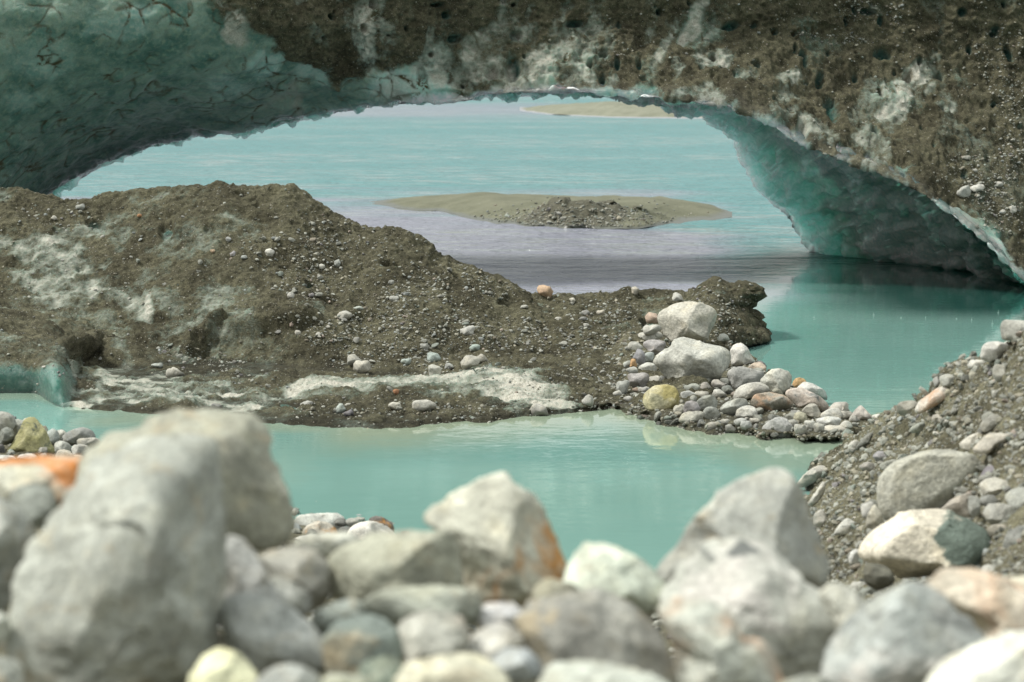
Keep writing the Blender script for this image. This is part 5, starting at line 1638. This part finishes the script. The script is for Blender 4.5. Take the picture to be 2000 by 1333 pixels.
scatter('mound_gravel', S_MOUND, 8500, rg, (-60, 360, 1480, 845), (2.2, 11), w_mound, power=3.4)
pebbles(S_MOUND, 100, rg, (200, 420, 1330, 830), (10, 17), 'small stone half sunk in the gravelly dirt of the ice mound', 'small stones on the ice mound', w_mound)
GRAVEL_A = [(1930, 360, 60, 40), (1960, 420, 50, 40), (1985, 300, 40, 50), (1900, 320, 60, 30, 0, .6), (1980, 200, 40, 50, 0, .6), (1650, 80, 70, 12, 0, .8), (1680, 20, 40, 26, 0, .8), (1590, 78, 50, 8, 0, .6),
            (1750, 30, 20, 20, 0, .5), (1850, 350, 40, 20, 0, .4), (1225, 100, 30, 10, 0, .5), (1950, 100, 60, 60, 0, .3)]


def w_arch(x, y, P):
    return 0.035 * sstep(1000, 1500, x) + blobs(x, y, GRAVEL_A, 14, P, 4)


scatter('arch_gravel', S_ARCH, 2600, rg, (1000, -60, 2060, 520), (2.0, 9), w_arch, power=3.0)
pebbles(S_ARCH, 16, rg, (1830, 250, 1990, 470), (9, 15), 'small pale stone in the gravel patch on the right flank of the arch', 'small stones on the arch', w_arch)
scatter('spit_gravel', S_SPIT, 2200, rg, (1190, 640, 1780, 866), (3, 15), None, pal=GPW, power=2.4, lift=0.2)
pebbles(S_SPIT, 50, rg, (1225, 700, 1740, 862), (16, 30), 'small stone in the gaps between the piled boulders on the spit', 'small stones on the spit', sink=0.05)
pebbles(S_SPIT, 34, rg, (1240, 812, 1740, 870), (12, 24), 'small wet stone along the water edge of the spit', 'wet stones along the spit', sink=0.1)
scatter('bank_gravel', S_BANK, 11000, rg, (1545, 560, 2080, 1245), (4, 26), None, pal=GPW, power=4.0, tilt=0.9, lift=0.05)
pebbles(S_BANK, 80, rg, (1600, 700, 2010, 1230), (18, 36), 'small stone embedded in the gravel bank slope', 'small stones on the gravel bank')
scatter('shore_gravel', S_SHORE, 5000, rg, (-80, 780, 1600, 1330), (8, 34), lambda x, y, P: 1.0 * (P[:, 1] > 7) + 0.3, power=2.0, lift=0.3)


def w_bar(x, y, P):
    d = ((P[:, 0] - hx) / 1.25) ** 2 + ((P[:, 1] - hy + 0.2) / 1.2) ** 2
    return (np.exp(-d * 1.3) + 0.10 * np.exp(-d * 0.25)) * (P[:, 2] > 0.02) + 1e-9


scatter('sandbar_gravel', S_BAR, 1500, rg, (880, 380, 1400, 450), (1.6, 9), w_bar, power=2.2, lift=0.25)
pebbles(S_BAR, 14, rg, (980, 384, 1300, 440), (10, 17), 'small rock on the gravel heap of the sandbar', 'rocks on the sandbar', w_bar)

# ------------------------------------------------------------------ drips from the arch hitting the pool
spl = []
for i_, (x, y, h) in enumerate([(1590, 622, 10), (1706, 617, 9), (1760, 622, 5), (1808, 622, 8), (1898, 626, 9), (1938, 634, 13), (1950, 612, 10), (1868, 624, 5)]):
    rs_ = np.random.default_rng(60 + i_)
    D = float(dwater(x, y))
    k_ = D / FPX
    V, F = ico(1)
    vs_, fs_ = [], []
    for j in range(7):
        a = rs_.uniform(0, 6.28)
        c_ = np.array([math.cos(a), math.sin(a), 0]) * k_ * rs_.uniform(0.3, 1.8)
        rr = k_ * rs_.uniform(0.22, 0.4)
        hh_ = k_ * h * rs_.uniform(0.06, 0.2) if j else k_ * h * 0.4
        vs_.append(V * np.array([rr, rr, hh_]) + c_ * (j > 0) + np.array([0, 0, hh_ * 0.8]))
        fs_.append(F + j * len(V))
    spl.append(mesh_np('splash', np.concatenate(vs_), np.concatenate(fs_)))
    o = link('splash', spl[-1], None, loc=Vector(at(x, y, D)))
    tag(o, 'tiny splash of a drop in the pool under the right leg of the arch', 'splash', 'splashes of drops under the arch')
n = NT('splash_water')
n.set(Base_Color=(0.45, 0.6, 0.55), Roughness=0.15)
for m_ in spl:
    m_.materials.append(n.m)
